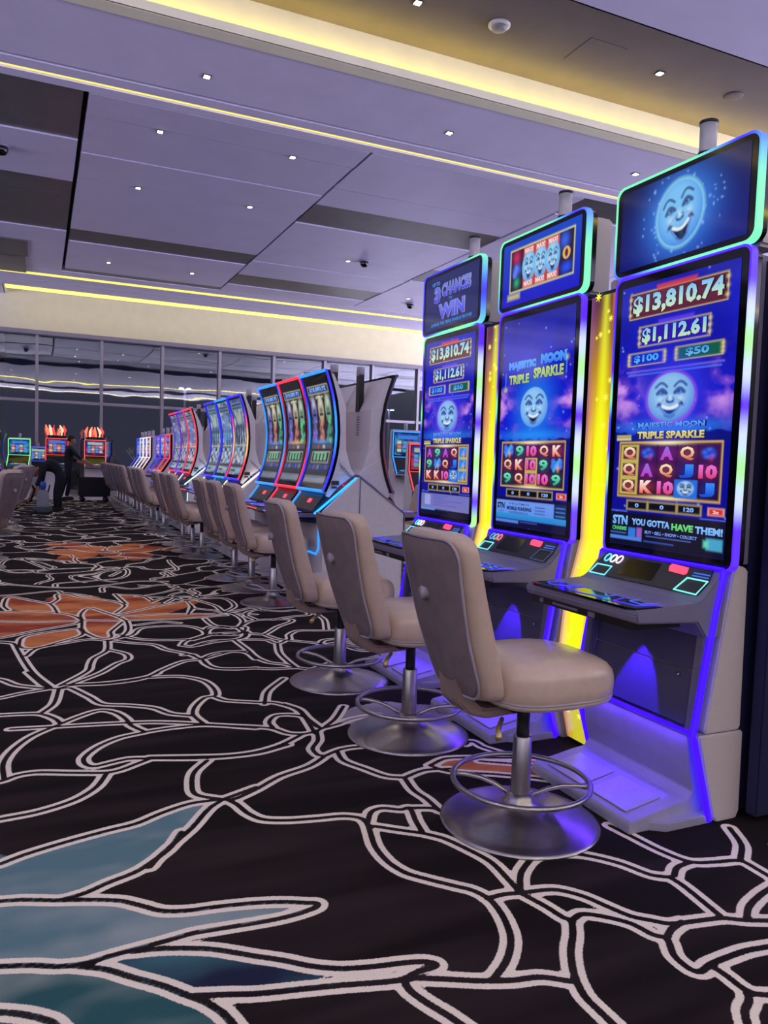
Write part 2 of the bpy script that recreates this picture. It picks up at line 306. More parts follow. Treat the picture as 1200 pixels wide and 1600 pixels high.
# ------------------------------------------------------------------ carpet
CL=[[[-0.106,2.618],[-0.034,2.655],[0.082,2.694],[0.219,2.73],[0.321,2.752],[0.416,2.805],[0.531,2.848],[0.646,2.841]],[[0.646,2.841],[0.582,2.782],[0.496,2.653],[0.424,2.567],[0.358,2.487],[0.325,2.436]],[[0.457,2.635],[0.407,2.542],[0.358,2.487],[0.284,2.424],[0.193,2.386],[0.131,2.354],[0.061,2.339]],[[-0.262,2.434],[-0.097,2.394],[-0.041,2.381],[0.061,2.339],[0.129,2.316],[0.22,2.276],[0.275,2.229],[0.328,2.18],[0.396,2.156],[0.479,2.145],[0.587,2.124],[0.664,2.1],[0.721,2.073],[0.754,2.051],[0.708,2.032],[0.636,2.025],[0.562,2.029],[0.474,2.037],[0.388,2.044],[0.318,2.036],[0.246,2.03],[0.176,2.024],[0.114,2.016],[0.054,2.026],[-0.01,2.056],[-0.084,2.08],[-0.23,2.128]],[[0.079,2.021],[0.162,1.971],[0.218,1.918],[0.282,1.86],[0.334,1.802],[0.368,1.765],[0.398,1.715],[0.413,1.669],[0.421,1.623]],[[0.229,2.022],[0.293,2.009],[0.355,1.988],[0.427,1.955],[0.525,1.886]],[[0.525,1.886],[0.587,1.844],[0.647,1.796],[0.715,1.759],[0.801,1.735],[0.88,1.72],[0.933,1.703],[0.95,1.681],[0.895,1.676],[0.846,1.664],[0.797,1.672],[0.693,1.7],[0.59,1.724],[0.489,1.747],[0.421,1.771],[0.372,1.787],[0.348,1.795]],[[-0.167,1.942],[-0.077,1.903],[-0.022,1.872],[0.031,1.827],[0.049,1.792]],[[1.073,2.407],[1.048,2.304],[1.048,2.199],[1.072,2.12],[1.119,2.062],[1.177,2.001],[1.224,1.951],[1.245,1.888],[1.233,1.799],[1.197,1.706],[1.135,1.632],[1.056,1.576]],[[0.846,1.664],[0.884,1.654],[0.953,1.622],[1.031,1.585],[1.103,1.559],[1.177,1.543],[1.244,1.499]],[[0.846,1.664],[0.844,1.622],[0.863,1.566],[0.89,1.509],[0.913,1.448]],[[1.243,2.336],[1.296,2.275],[1.339,2.172],[1.366,2.08],[1.361,1.971],[1.353,1.889]],[[1.241,1.899],[1.299,1.901],[1.353,1.889]],[[1.353,1.889],[1.414,1.978],[1.471,2.026],[1.524,2.053],[1.599,2.048],[1.685,2.01],[1.765,1.923],[1.813,1.827],[1.861,1.792]],[[1.861,1.792],[1.864,1.741],[1.852,1.644],[1.841,1.566]],[[1.353,1.889],[1.464,1.866],[1.523,1.806],[1.558,1.732],[1.59,1.668],[1.634,1.628],[1.673,1.597],[1.765,1.578],[1.838,1.563],[1.887,1.534],[1.957,1.504],[2.022,1.485]],[[1.353,1.889],[1.383,1.799],[1.397,1.736],[1.414,1.713]],[[1.414,1.718],[1.372,1.659],[1.318,1.599],[1.278,1.539],[1.259,1.502],[1.239,1.442],[1.239,1.379],[1.241,1.322]],[[1.417,1.717],[1.461,1.729],[1.521,1.688],[1.564,1.639],[1.585,1.576],[1.608,1.547],[1.571,1.481],[1.568,1.426],[1.584,1.406],[1.635,1.418],[1.695,1.423],[1.778,1.425],[1.848,1.415],[1.92,1.405]],[[1.608,1.547],[1.649,1.573],[1.713,1.592]],[[1.632,1.415],[1.638,1.372],[1.638,1.319],[1.65,1.29],[1.702,1.264]],[[1.638,1.306],[1.614,1.278],[1.572,1.255],[1.533,1.21]],[[1.921,2.146],[1.938,2.054],[1.961,1.933],[2.003,1.841],[2.086,1.81],[2.169,1.786],[2.177,1.725],[2.175,1.636]],[[1.881,1.794],[1.932,1.831],[2.003,1.841]],[[2.333,1.977],[2.266,1.866],[2.175,1.792]],[[1.901,1.531],[1.964,1.577],[2.062,1.613],[2.169,1.638]],[[0.44,3.356],[0.744,3.268],[0.887,3.266],[1.019,3.316],[1.154,3.416]],[[-0.115,3.915],[0.498,3.812],[0.829,3.652],[0.978,3.576],[1.041,3.533],[1.09,3.448],[1.154,3.416],[1.224,3.43],[1.261,3.458]],[[1.045,3.541],[1.048,3.627],[1.103,3.71],[1.169,3.706],[1.233,3.657],[1.236,3.564],[1.261,3.458]],[[1.198,3.879],[1.247,3.77],[1.246,3.628],[1.261,3.458]],[[1.261,3.458],[1.356,3.49],[1.456,3.541],[1.609,3.566]],[[1.291,3.48],[1.374,3.568],[1.489,3.746]],[[1.228,3.428],[1.194,3.314],[1.136,3.22],[1.135,3.145],[1.156,3.12],[1.06,3.039],[0.909,2.975],[0.787,2.886],[0.698,2.833],[0.664,2.829]],[[1.156,3.12],[1.245,3.169],[1.312,3.179],[1.413,3.167]],[[1.23,3.155],[1.219,3.046],[1.272,2.933],[1.326,2.831],[1.395,2.79]],[[1.391,2.792],[1.507,2.833],[1.619,2.811]],[[1.389,2.781],[1.373,2.666],[1.385,2.578],[1.384,2.471]],[[0.664,2.829],[0.686,2.782],[0.706,2.699],[0.744,2.631],[0.828,2.592],[0.935,2.57],[1.029,2.554],[1.081,2.517],[1.088,2.47]],[[1.092,2.477],[1.14,2.551],[1.188,2.565],[1.251,2.529],[1.288,2.531],[1.262,2.424],[1.247,2.343]],[[1.28,2.533],[1.377,2.492],[1.405,2.426]],[[1.087,2.45],[1.113,2.435],[1.175,2.386],[1.243,2.336]],[[1.088,2.47],[1.081,2.438],[1.072,2.404]],[[-0.055,4.923],[0.025,4.623],[0.067,4.533]],[[-0.426,4.99],[-0.197,4.804],[-0.106,4.656],[0.024,4.56],[0.089,4.526]],[[-0.375,4.395],[-0.182,4.437],[-0.081,4.49],[0.046,4.532]],[[0.105,4.513],[0.074,4.248],[0.013,4.108]],[[-0.358,4.197],[-0.169,4.144],[-0.074,4.13],[0.013,4.101],[0.079,4.001],[0.101,3.919]],[[-0.12,3.307],[-0.13,3.482],[-0.098,3.635],[-0.023,3.789],[0.101,3.919],[0.196,4.012],[0.29,4.068],[0.357,4.011],[0.397,3.895],[0.411,3.793],[0.462,3.682]],[[-0.209,3.307],[-0.134,3.297],[-0.075,3.335],[-0.004,3.342],[0.123,3.294],[0.25,3.249],[0.309,3.256],[0.382,3.302],[0.438,3.337]],[[0.258,3.24],[0.209,3.115],[0.128,3.023],[0.004,2.965],[-0.12,2.948],[-0.251,2.928]],[[0.461,3.677],[0.344,3.64],[0.246,3.556],[0.183,3.446],[0.183,3.372],[0.215,3.332],[0.283,3.349],[0.354,3.367],[0.439,3.344],[0.662,3.272],[0.883,3.254],[1.047,3.307]],[[0.462,3.682],[0.582,3.697],[0.743,3.687],[0.966,3.567]],[[0.665,3.24],[0.591,3.133],[0.56,3.01],[0.56,2.917],[0.646,2.841]],[[0.646,2.841],[0.715,2.871],[0.792,2.906]],[[0.11,4.519],[0.165,4.515],[0.253,4.311],[0.307,4.171],[0.428,4.109],[0.546,4.026],[0.614,3.908],[0.714,3.84]],[[0.597,4.601],[0.764,4.572],[0.878,4.443],[0.906,4.278],[0.888,4.137],[0.826,4.117],[0.751,3.988],[0.717,3.856],[0.744,3.693]],[[0.882,4.107],[0.924,4.034],[1.067,3.953],[1.161,3.911],[1.241,3.753],[1.212,3.397]],[[0.099,4.523],[0.177,4.566],[0.356,4.54],[0.534,4.574],[0.656,4.678]],[[1.102,3.911],[1.179,4.126],[1.338,4.345]],[[0.067,4.558],[-0.02,4.864],[-0.076,5.183],[-0.126,5.539],[-0.156,5.703],[-0.237,5.771],[-0.434,5.841]],[[-0.072,5.319],[-0.011,5.505],[0.162,5.611],[0.329,5.681],[0.444,5.615]],[[0.111,4.574],[0.271,4.846],[0.298,5.016],[0.325,5.144],[0.415,5.319],[0.443,5.595]],[[0.43,5.345],[0.524,5.198],[0.523,5.056],[0.451,4.97],[0.338,4.777],[0.167,4.587]],[[0.134,4.589],[0.358,4.562],[0.587,4.618],[0.69,4.742],[0.845,4.904],[0.963,4.924]],[[0.439,5.63],[0.569,5.513],[0.727,5.402],[0.789,5.24],[0.903,5.086],[0.963,4.924]],[[0.963,4.924],[1.046,5.026],[1.155,5.071],[1.273,5.018],[1.295,4.824]],[[0.963,4.924],[0.993,4.7],[1.109,4.628],[1.242,4.623]],[[0.444,5.615],[0.528,5.673],[0.608,5.901],[0.628,6.252],[0.58,6.436]],[[-0.597,7.011],[-0.282,6.857],[-0.046,6.824],[0.128,6.715],[0.251,6.566],[0.313,6.361]],[[-0.558,6.553],[-0.266,6.474],[-0.043,6.39],[0.312,6.345]],[[-0.222,6.915],[-0.264,7.117],[-0.257,7.476],[-0.208,7.541],[-0.05,7.319],[0.093,7.108],[0.143,6.684]],[[0.093,7.108],[0.156,7.323],[0.198,7.617],[0.353,7.386],[0.524,7.234],[0.652,7.043],[0.681,6.881],[0.576,6.572]],[[0.654,7.487],[0.699,6.979]],[[0.706,7.44],[0.868,7.355],[0.939,7.025]],[[0.586,6.505],[0.906,6.774],[1.173,6.968],[1.315,7.022]],[[0.596,6.432],[0.998,6.435],[1.416,6.326]],[[0.645,6.264],[1.05,6.225],[1.421,6.27]],[[0.313,6.361],[0.313,6.595],[0.36,6.814],[0.412,6.849],[0.512,6.606],[0.58,6.436]],[[0.313,6.361],[0.581,6.264]],[[0.311,6.32],[0.299,6.062],[0.326,5.87],[0.443,5.683],[0.488,5.897],[0.601,6.218]],[[0.284,6.066],[0.101,6.005],[-0.067,5.91],[-0.112,5.787],[-0.062,5.52],[0.164,5.689],[0.288,5.845],[0.277,6.068]],[[-0.497,5.833],[-0.242,5.891],[-0.041,6.044],[0.254,6.23],[0.312,6.345]],[[-0.236,5.758],[-0.156,5.703]],[[0.528,5.673],[0.623,5.751],[0.705,5.95],[0.866,5.984],[1.05,5.934],[1.138,5.717],[1.069,5.519],[0.858,5.51],[0.651,5.603],[0.537,5.775]],[[0.902,5.332],[0.951,5.45],[1.118,5.612],[1.205,5.813],[1.353,5.812],[1.462,5.782],[1.34,5.549],[1.184,5.63]],[[0.902,5.332],[0.966,5.282],[1.129,5.365],[1.361,5.436],[1.441,5.632]],[[-0.346,8.408],[-0.228,8.248],[0.0,8.068],[0.283,7.941],[0.578,8.006],[0.924,8.208],[1.215,8.147]],[[0.552,7.631],[0.613,7.933],[0.834,7.754],[1.144,7.951],[1.266,7.788]],[[0.151,8.034],[0.174,8.229],[0.436,8.312],[0.78,8.459],[0.911,8.909],[0.853,9.267],[0.487,9.298],[0.108,9.23]],[[0.108,9.23],[-0.117,9.999],[-0.168,10.31]],[[0.708,8.626],[0.822,8.926]],[[1.109,8.316],[1.269,8.514],[1.259,8.758],[1.456,8.977],[1.469,9.534],[1.489,9.835]],[[1.206,7.802],[1.314,7.456],[1.395,7.138]],[[0.827,7.33],[1.041,7.222],[1.274,7.225],[1.385,7.083]],[[0.688,6.072],[0.888,6.141],[1.007,6.067]],[[1.328,6.985],[1.422,6.696],[1.449,6.393],[1.667,6.243]],[[1.228,6.178],[1.244,5.921],[1.344,5.775]],[[1.039,6.948],[1.171,7.191],[1.245,7.174]],[[1.302,7.16],[1.4,7.374],[1.385,7.63],[1.613,7.712],[1.99,7.91]],[[1.432,6.397],[1.583,6.656],[1.573,7.039],[1.385,7.083]],[[-0.484,7.64],[-0.314,7.633],[-0.141,7.673],[0.147,7.784],[0.199,7.652]],[[0.2,7.676],[0.324,7.564],[0.427,7.425]],[[-0.387,9.407],[-0.209,9.043],[0.042,9.158],[0.108,9.23]],[[-0.398,9.672],[-0.349,10.136],[-0.144,10.306],[0.164,10.052],[0.277,9.835],[0.512,9.795]],[[0.966,5.282],[1.122,5.401],[1.291,5.407],[1.369,5.469],[1.417,5.601]],[[1.417,5.601],[1.214,5.621],[1.0,5.47]],[[1.402,5.774],[1.236,5.883],[1.145,5.752],[1.162,5.599],[1.387,5.61],[1.402,5.774]],[[1.402,5.774],[1.569,6.001],[1.749,6.013],[1.89,5.941],[1.703,5.732],[1.541,5.515],[1.454,5.554],[1.412,5.679]],[[1.484,5.545],[1.536,5.494],[1.637,5.287],[1.71,5.445],[1.821,5.557],[1.981,5.521],[2.148,5.498]],[[2.041,5.543],[2.148,5.89],[2.176,6.158],[2.298,6.394]],[[1.637,5.287],[1.741,5.209],[1.85,5.103]],[[1.551,5.21],[1.488,4.942],[1.477,4.713],[1.483,4.549]],[[1.287,5.388],[1.305,5.088],[1.309,4.877],[1.353,4.723],[1.442,4.642],[1.483,4.549]],[[1.349,5.39],[1.505,5.325],[1.551,5.21],[1.637,5.287]],[[0.872,5.066],[0.927,5.061],[0.965,4.935],[1.051,4.983],[1.182,5.063],[1.308,5.044]],[[0.965,4.935],[0.97,4.785],[1.027,4.674],[1.24,4.613],[1.337,4.568],[1.483,4.549],[1.564,4.498],[1.71,4.587]],[[1.415,5.795],[1.503,6.018],[1.497,6.287],[1.407,6.451],[1.21,6.648]],[[1.612,6.032],[1.582,6.265],[1.714,6.422],[1.913,6.322],[2.069,6.331],[2.099,6.13],[1.933,6.081],[1.744,5.997]],[[1.831,5.096],[1.905,5.211],[2.037,5.208],[2.18,5.063],[2.221,4.851]],[[1.846,5.091],[1.966,5.023],[2.053,4.837],[2.221,4.851],[2.346,5.015]],[[1.894,5.091],[2.031,5.106],[2.146,4.905]],[[1.553,2.871],[1.667,2.918],[1.898,2.842],[2.077,2.769],[2.206,2.662]],[[1.553,2.871],[1.598,2.791],[1.787,2.686],[1.941,2.58],[2.051,2.468]],[[1.786,2.84],[2.024,2.695],[2.147,2.588]],[[1.825,3.038],[1.875,3.065],[1.888,2.988],[1.932,2.895]]]
CP=[[0,[-0.106,2.618],[-0.047,2.643],[0.015,2.669],[0.082,2.694],[0.159,2.713],[0.241,2.731],[0.321,2.752],[0.396,2.784],[0.468,2.821],[0.531,2.848],[0.584,2.856],[0.625,2.851],[0.646,2.841],[0.639,2.828],[0.612,2.809],[0.582,2.782],[0.554,2.742],[0.524,2.695],[0.496,2.653],[0.471,2.621],[0.448,2.594],[0.424,2.567],[0.402,2.539],[0.38,2.512],[0.358,2.487],[0.334,2.464],[0.31,2.442],[0.284,2.424],[0.254,2.409],[0.222,2.398],[0.193,2.386],[0.171,2.375],[0.152,2.363],[0.131,2.354],[0.112,2.345],[0.091,2.338],[0.061,2.339],[0.015,2.353],[-0.04,2.374],[-0.097,2.394],[-0.157,2.403],[-0.218,2.412],[-0.262,2.434],[-0.286,2.489],[-0.294,2.562],[-0.281,2.617],[-0.238,2.632],[-0.173,2.625],[-0.106,2.618]],[0,[-0.262,2.434],[-0.207,2.421],[-0.152,2.408],[-0.097,2.394],[-0.044,2.377],[0.008,2.359],[0.061,2.339],[0.118,2.318],[0.175,2.296],[0.22,2.276],[0.246,2.259],[0.261,2.244],[0.275,2.229],[0.292,2.212],[0.309,2.194],[0.328,2.18],[0.349,2.17],[0.371,2.162],[0.396,2.156],[0.421,2.152],[0.449,2.149],[0.479,2.145],[0.512,2.14],[0.548,2.134],[0.587,2.124],[0.634,2.109],[0.683,2.089],[0.721,2.073],[0.743,2.064],[0.753,2.057],[0.754,2.051],[0.748,2.044],[0.734,2.037],[0.708,2.032],[0.668,2.029],[0.617,2.028],[0.562,2.029],[0.505,2.034],[0.445,2.041],[0.388,2.044],[0.338,2.042],[0.291,2.036],[0.246,2.03],[0.199,2.024],[0.152,2.019],[0.114,2.016],[0.092,2.016],[0.077,2.019],[0.054,2.026],[0.014,2.041],[-0.035,2.061],[-0.084,2.08],[-0.132,2.097],[-0.181,2.112],[-0.23,2.128]],[1,[-0.23,2.128],[-0.181,2.113],[-0.132,2.097],[-0.084,2.08],[-0.036,2.062],[0.01,2.043],[0.054,2.025],[0.092,2.009],[0.126,1.993],[0.162,1.971],[0.203,1.937],[0.245,1.897],[0.282,1.86],[0.316,1.825],[0.345,1.793],[0.368,1.765],[0.383,1.745],[0.391,1.73],[0.398,1.715],[0.404,1.7],[0.408,1.685],[0.411,1.673],[0.437,1.652],[0.461,1.634],[0.415,1.646],[0.253,1.709],[0.023,1.801],[-0.204,1.892]],[2,[0.229,2.022],[0.269,2.013],[0.31,2.004],[0.355,1.988],[0.415,1.955],[0.48,1.915],[0.525,1.886],[0.533,1.882],[0.522,1.89],[0.525,1.886],[0.559,1.861],[0.606,1.826],[0.647,1.796],[0.671,1.78],[0.688,1.77],[0.715,1.759],[0.766,1.746],[0.828,1.734],[0.88,1.72],[0.917,1.706],[0.943,1.693],[0.95,1.681],[0.93,1.672],[0.891,1.665],[0.846,1.664],[0.801,1.672],[0.75,1.685],[0.693,1.7],[0.625,1.715],[0.552,1.732],[0.489,1.747],[0.44,1.76],[0.4,1.773],[0.363,1.791],[0.326,1.819],[0.29,1.853],[0.255,1.887],[0.223,1.917],[0.193,1.946],[0.162,1.975]],[3,[-0.597,7.011],[-0.489,6.955],[-0.381,6.899],[-0.282,6.857],[-0.196,6.84],[-0.118,6.836],[-0.046,6.824],[0.016,6.803],[0.071,6.773],[0.128,6.715],[0.211,6.598],[0.293,6.457],[0.313,6.361],[0.239,6.339],[0.107,6.357],[-0.043,6.39],[-0.203,6.435],[-0.381,6.494],[-0.558,6.553]],[3,[-0.26,7.116],[-0.261,7.243],[-0.261,7.375],[-0.257,7.476],[-0.254,7.54],[-0.245,7.569],[-0.208,7.541],[-0.115,7.432],[0.004,7.269],[0.093,7.108],[0.136,6.941],[0.153,6.777],[0.143,6.684],[0.098,6.697],[0.026,6.774],[-0.047,6.852]],[3,[0.093,7.108],[0.118,7.301],[0.145,7.506],[0.198,7.617],[0.299,7.555],[0.422,7.392],[0.524,7.234],[0.599,7.114],[0.655,6.997],[0.681,6.881],[0.669,6.761],[0.63,6.644],[0.573,6.545],[0.493,6.454],[0.397,6.379],[0.313,6.361],[0.252,6.429],[0.198,6.554],[0.143,6.684]],[3,[0.669,7.449],[0.74,7.427],[0.811,7.405],[0.868,7.355],[0.907,7.256],[0.931,7.132],[0.939,7.025],[0.937,6.957],[0.921,6.903],[0.878,6.832],[0.785,6.702],[0.673,6.561],[0.603,6.501],[0.602,6.572],[0.641,6.723],[0.681,6.881]],[3,[0.6,6.475],[0.696,6.574],[0.796,6.677],[0.906,6.774],[1.058,6.885],[1.225,6.991],[1.315,7.022],[1.271,6.918],[1.15,6.744],[1.023,6.598],[0.905,6.509],[0.778,6.439],[0.656,6.372]],[3,[0.595,6.415],[0.726,6.426],[0.861,6.437],[0.998,6.435],[1.166,6.408],[1.335,6.367],[1.416,6.326],[1.352,6.286],[1.202,6.247],[1.05,6.225],[0.918,6.228],[0.78,6.246],[0.645,6.264]],[3,[0.313,6.361],[0.311,6.438],[0.31,6.517],[0.313,6.595],[0.325,6.675],[0.342,6.755],[0.36,6.814],[0.372,6.858],[0.385,6.88],[0.412,6.849],[0.467,6.732],[0.534,6.569],[0.58,6.436],[0.592,6.362],[0.587,6.313],[0.581,6.264]],[3,[0.311,6.32],[0.305,6.23],[0.3,6.142],[0.299,6.062],[0.301,5.993],[0.308,5.931],[0.326,5.87],[0.361,5.792],[0.406,5.715],[0.443,5.683],[0.461,5.721],[0.471,5.803],[0.488,5.897],[0.52,5.994],[0.559,6.104],[0.601,6.218]],[3,[0.284,6.066],[0.152,6.011],[0.024,5.958],[-0.067,5.91],[-0.107,5.873],[-0.115,5.839],[-0.112,5.787],[-0.108,5.691],[-0.094,5.581],[-0.062,5.52],[0.002,5.544],[0.088,5.616],[0.164,5.689],[0.213,5.741],[0.25,5.793],[0.288,5.845]],[3,[0.312,6.345],[0.107,6.391],[-0.096,6.437],[-0.266,6.474],[-0.396,6.529],[-0.496,6.575],[-0.556,6.528],[-0.568,6.307],[-0.542,6.02],[-0.497,5.833],[-0.435,5.793],[-0.35,5.828],[-0.242,5.891],[-0.102,5.978],[0.07,6.1],[0.254,6.23]],[3,[0.108,11.777],[0.204,11.813],[0.301,11.849],[0.416,11.825],[0.561,11.667],[0.718,11.453],[0.87,11.335],[1.024,11.418],[1.182,11.598],[1.31,11.695],[1.37,11.6],[1.393,11.419],[1.437,11.264],[1.554,11.172],[1.694,11.101],[1.756,11.037],[1.676,10.977],[1.521,10.925],[1.388,10.881],[1.304,10.854],[1.239,10.834],[1.209,10.781],[1.239,10.677],[1.301,10.543],[1.329,10.408],[1.295,10.26],[1.231,10.115],[1.152,10.037],[1.051,10.052],[0.934,10.13],[0.839,10.259],[0.791,10.502],[0.765,10.81],[0.733,10.97],[0.693,10.829],[0.649,10.54],[0.588,10.298],[0.483,10.136],[0.362,10.01],[0.281,9.973],[0.259,10.068],[0.275,10.254],[0.319,10.448],[0.418,10.65],[0.552,10.862],[0.627,10.984],[0.584,10.922],[0.479,10.765],[0.376,10.664],[0.268,10.675],[0.159,10.738],[0.125,10.815],[0.22,10.902],[0.397,11.006],[0.58,11.115]],[3,[1.564,2.867],[1.591,2.882],[1.618,2.898],[1.659,2.902],[1.724,2.888],[1.803,2.861],[1.881,2.832],[1.956,2.804],[2.03,2.774],[2.093,2.743],[2.147,2.711],[2.19,2.679],[2.207,2.641],[2.183,2.586],[2.135,2.527],[2.089,2.495],[2.053,2.505],[2.016,2.54],[1.972,2.578],[1.918,2.616],[1.857,2.658],[1.795,2.698],[1.731,2.732],[1.666,2.764],[1.6,2.795]],[4,[1.372,3.521],[1.413,3.58],[1.455,3.642],[1.498,3.69],[1.542,3.717],[1.587,3.73],[1.628,3.738],[1.663,3.749],[1.695,3.756],[1.729,3.752],[1.764,3.732],[1.801,3.702],[1.844,3.668],[1.905,3.635],[1.974,3.6],[2.018,3.553],[2.03,3.48],[2.018,3.4],[1.98,3.348],[1.902,3.345],[1.798,3.367],[1.707,3.389],[1.643,3.401],[1.591,3.413],[1.546,3.423],[1.509,3.429],[1.479,3.433],[1.448,3.436]]]

def cmr(P, n):
    P = [np.array(p, float) for p in P]
    if len(P) < 3: return P
    Q = [2*P[0]-P[1]]+P+[2*P[-1]-P[-2]]; out = []
    for i in range(1, len(Q)-2):
        a, b, c, d = Q[i-1:i+3]; L = np.linalg.norm(c-b)+1e-9
        m1 = (c-a); m1 = m1/(np.linalg.norm(m1)+1e-9)*min(L, np.linalg.norm(b-a)*1.6)*.9; m2 = (d-b); m2 = m2/(np.linalg.norm(m2)+1e-9)*min(L, np.linalg.norm(d-c)*1.6)*.9
        for k in range(n):
            t = k/n; t2 = t*t; t3 = t2*t
            out.append((2*t3-3*t2+1)*b+(t3-2*t2+t)*m1+(-2*t3+3*t2)*c+(t3-t2)*m2)
    out.append(P[-1]); return out
def axis(parts):
    o = []
    for a, b, s in parts: o += list(np.arange(a, b, s))
    return np.array(o+[parts[-1][1]])
XS = axis([(-14, -4, .12), (-4, -1.6, .03), (-1.6, 2.6, .0105), (2.6, 5, .03), (5, 16, .12)])
YS = axis([(-13, -3, .5), (-3, .3, .1), (.3, 5.0, .0105), (5.0, 9.0, .015), (9, 14, .03), (14, 22.9, .06)])
GX, GY = np.meshgrid(XS, YS)
def field():
    D = np.full(GX.shape, 9.0)
    for L in CL:
        P = cmr(L, 6)
        for a, b in zip(P[:-1], P[1:]):
            x0, x1 = sorted((a[0], b[0])); y0, y1 = sorted((a[1], b[1])); r = .12
            i0, i1 = np.searchsorted(XS, [x0-r, x1+r]); j0, j1 = np.searchsorted(YS, [y0-r, y1+r])
            if i1 <= i0 or j1 <= j0: continue
            X = GX[j0:j1, i0:i1]; Y = GY[j0:j1, i0:i1]; dx, dy = b-a; LL = dx*dx+dy*dy+1e-12
            t = np.clip(((X-a[0])*dx+(Y-a[1])*dy)/LL, 0, 1); D[j0:j1, i0:i1] = np.minimum(D[j0:j1, i0:i1], np.hypot(X-a[0]-t*dx, Y-a[1]-t*dy))
    return D
D = field()
# beyond the traced part the same leafy net goes on as a warped cell pattern
WX = GX+.22*np.sin(GY*2.3+1)+.12*np.sin(GY*5.1+GX*3)+.05*np.sin(GX*11+GY*7); WY = GY*.8+.25*np.sin(GX*2.0+.5)+.12*np.sin(GX*4.7-GY*2)+.05*np.sin(GY*12-GX*6)
cs = .62; ci = np.floor(WX/cs); cj = np.floor(WY/cs)
def hsh(i, j, k): return np.modf(np.abs(np.sin(i*127.1+j*311.7+k*74.7)*43758.5453))[0]
F1 = np.full(GX.shape, 9.0); bx = np.zeros(GX.shape); by = np.zeros(GX.shape)
for di in (-1, 0, 1):
    for dj in (-1, 0, 1):
        i = ci+di; j = cj+dj; px = (i+hsh(i, j, 1))*cs; py = (j+hsh(i, j, 2))*cs; d = np.hypot(WX-px, WY-py)
        m = d < F1; F1 = np.where(m, d, F1); bx = np.where(m, px, bx); by = np.where(m, py, by)
E_ = np.full(GX.shape, 9.0)
for di in (-2, -1, 0, 1, 2):
    for dj in (-2, -1, 0, 1, 2):
        i = ci+di; j = cj+dj; px = (i+hsh(i, j, 1))*cs; py = (j+hsh(i, j, 2))*cs; ex = px-bx; ey = py-by; L = np.hypot(ex, ey)
        ok = L > 1e-5; L = np.where(ok, L, 1); e = (((px+bx)/2-WX)*ex+((py+by)/2-WY)*ey)/L; E_ = np.where(ok, np.minimum(E_, np.abs(e)), E_)
lim = 6.35+.0*GX
far = (GY > lim) | (GX > 2.35) | (GY < .95) | (GX < -1.6-(GY-3)*.15)
far = far & ~((GX < .9) & (GY < 8.2) & (GY > 6) & (GX > -1.1))
D = np.where(far, np.minimum(np.maximum(E_*.95, 0), np.where(D < .06, D, 9)), D)
MASK = [np.full(GX.shape, 1.0) for _ in range(3)]       # signed distance: pale teal, dark teal, orange / pale grey
COLR = np.zeros(GX.shape+(3,)); COLR[:] = lin((42,33,36))*.8
def hn(x, y):  # smooth value noise
    xi = np.floor(x); yi = np.floor(y); fx = x-xi; fy = y-yi; fx = fx*fx*(3-2*fx); fy = fy*fy*(3-2*fy)
    return hsh(xi, yi, 5)*(1-fx)*(1-fy)+hsh(xi+1, yi, 5)*fx*(1-fy)+hsh(xi, yi+1, 5)*(1-fx)*fy+hsh(xi+1, yi+1, 5)*fx*fy
N1 = (hn(GX*2.2, GY*5)+.5*hn(GX*5+3, GY*11)+.25*hn(GX*14, GY*25))/1.75
SX = (hn(GX*1.3+GY*.5, GY*9)+.5*hn(GX*3, GY*23))/1.5
COLR = COLR*(0.55+1.9*np.clip(SX-.38, 0, 1)[..., None])
for P in CP:
    k, pts = P[0], np.array(P[1:]); lo = pts.min(0)-.12; hi = pts.max(0)+.12
    i0, i1 = np.searchsorted(XS, [lo[0], hi[0]]); j0, j1 = np.searchsorted(YS, [lo[1], hi[1]])
    if i1 <= i0 or j1 <= j0: continue
    X = GX[j0:j1, i0:i1]; Y = GY[j0:j1, i0:i1]; ins = np.zeros(X.shape, bool); q = pts[-1]
    for p in pts:
        c = ((p[1] > Y) != (q[1] > Y)); xx = (q[0]-p[0])*(Y-p[1])/(q[1]-p[1]+1e-12)+p[0]; ins ^= c & (X < xx); q = p
    n = N1[j0:j1, i0:i1][..., None]; n = np.clip((n-.3)*2.4, 0, 1)
    A, B = {0: ((156,170,174), (96,132,144)), 1: ((144,160,160), (48,92,98)), 2: ((72,120,132), (34,40,68)), 3: ((222,138,84), (150,56,48)), 4: ((190,184,196), (150,146,158))}[k]
    if k == 3: n = np.clip(n*1.1+.1, 0, 1)
    DD = D[j0:j1, i0:i1]; m = ins & (DD > (.036 if Y.mean() < 6 else .025)); open_ = DD > .0105
    for _ in range(9 if k < 3 else 6):          # let the colour run up to the white outline, never past it
        g = m.copy(); g[1:] |= m[:-1]; g[:-1] |= m[1:]; g[:, 1:] |= m[:, :-1]; g[:, :-1] |= m[:, 1:]; m = (g & open_) | m
    if k == 4: m = ins
    sub = COLR[j0:j1, i0:i1]; sub[m] = (lin(A)*(n)+lin(B)*(1-n))[m]
me = bpy.data.meshes.new('floor'); nx, ny = len(XS), len(YS)
V = np.stack([GX, GY, np.zeros(GX.shape)], -1).reshape(-1, 3).astype(np.float32)
idx = np.arange(nx*ny).reshape(ny, nx); Q = np.stack([idx[:-1, :-1], idx[:-1, 1:], idx[1:, 1:], idx[1:, :-1]], -1).reshape(-1, 4).astype(np.int32)
me.vertices.add(len(V)); me.vertices.foreach_set('co', V.ravel()); me.loops.add(Q.size); me.loops.foreach_set('vertex_index', Q.ravel())
me.polygons.add(len(Q)); me.polygons.foreach_set('loop_start', np.arange(0, Q.size, 4, dtype=np.int32)); me.update(calc_edges=True); me.validate()
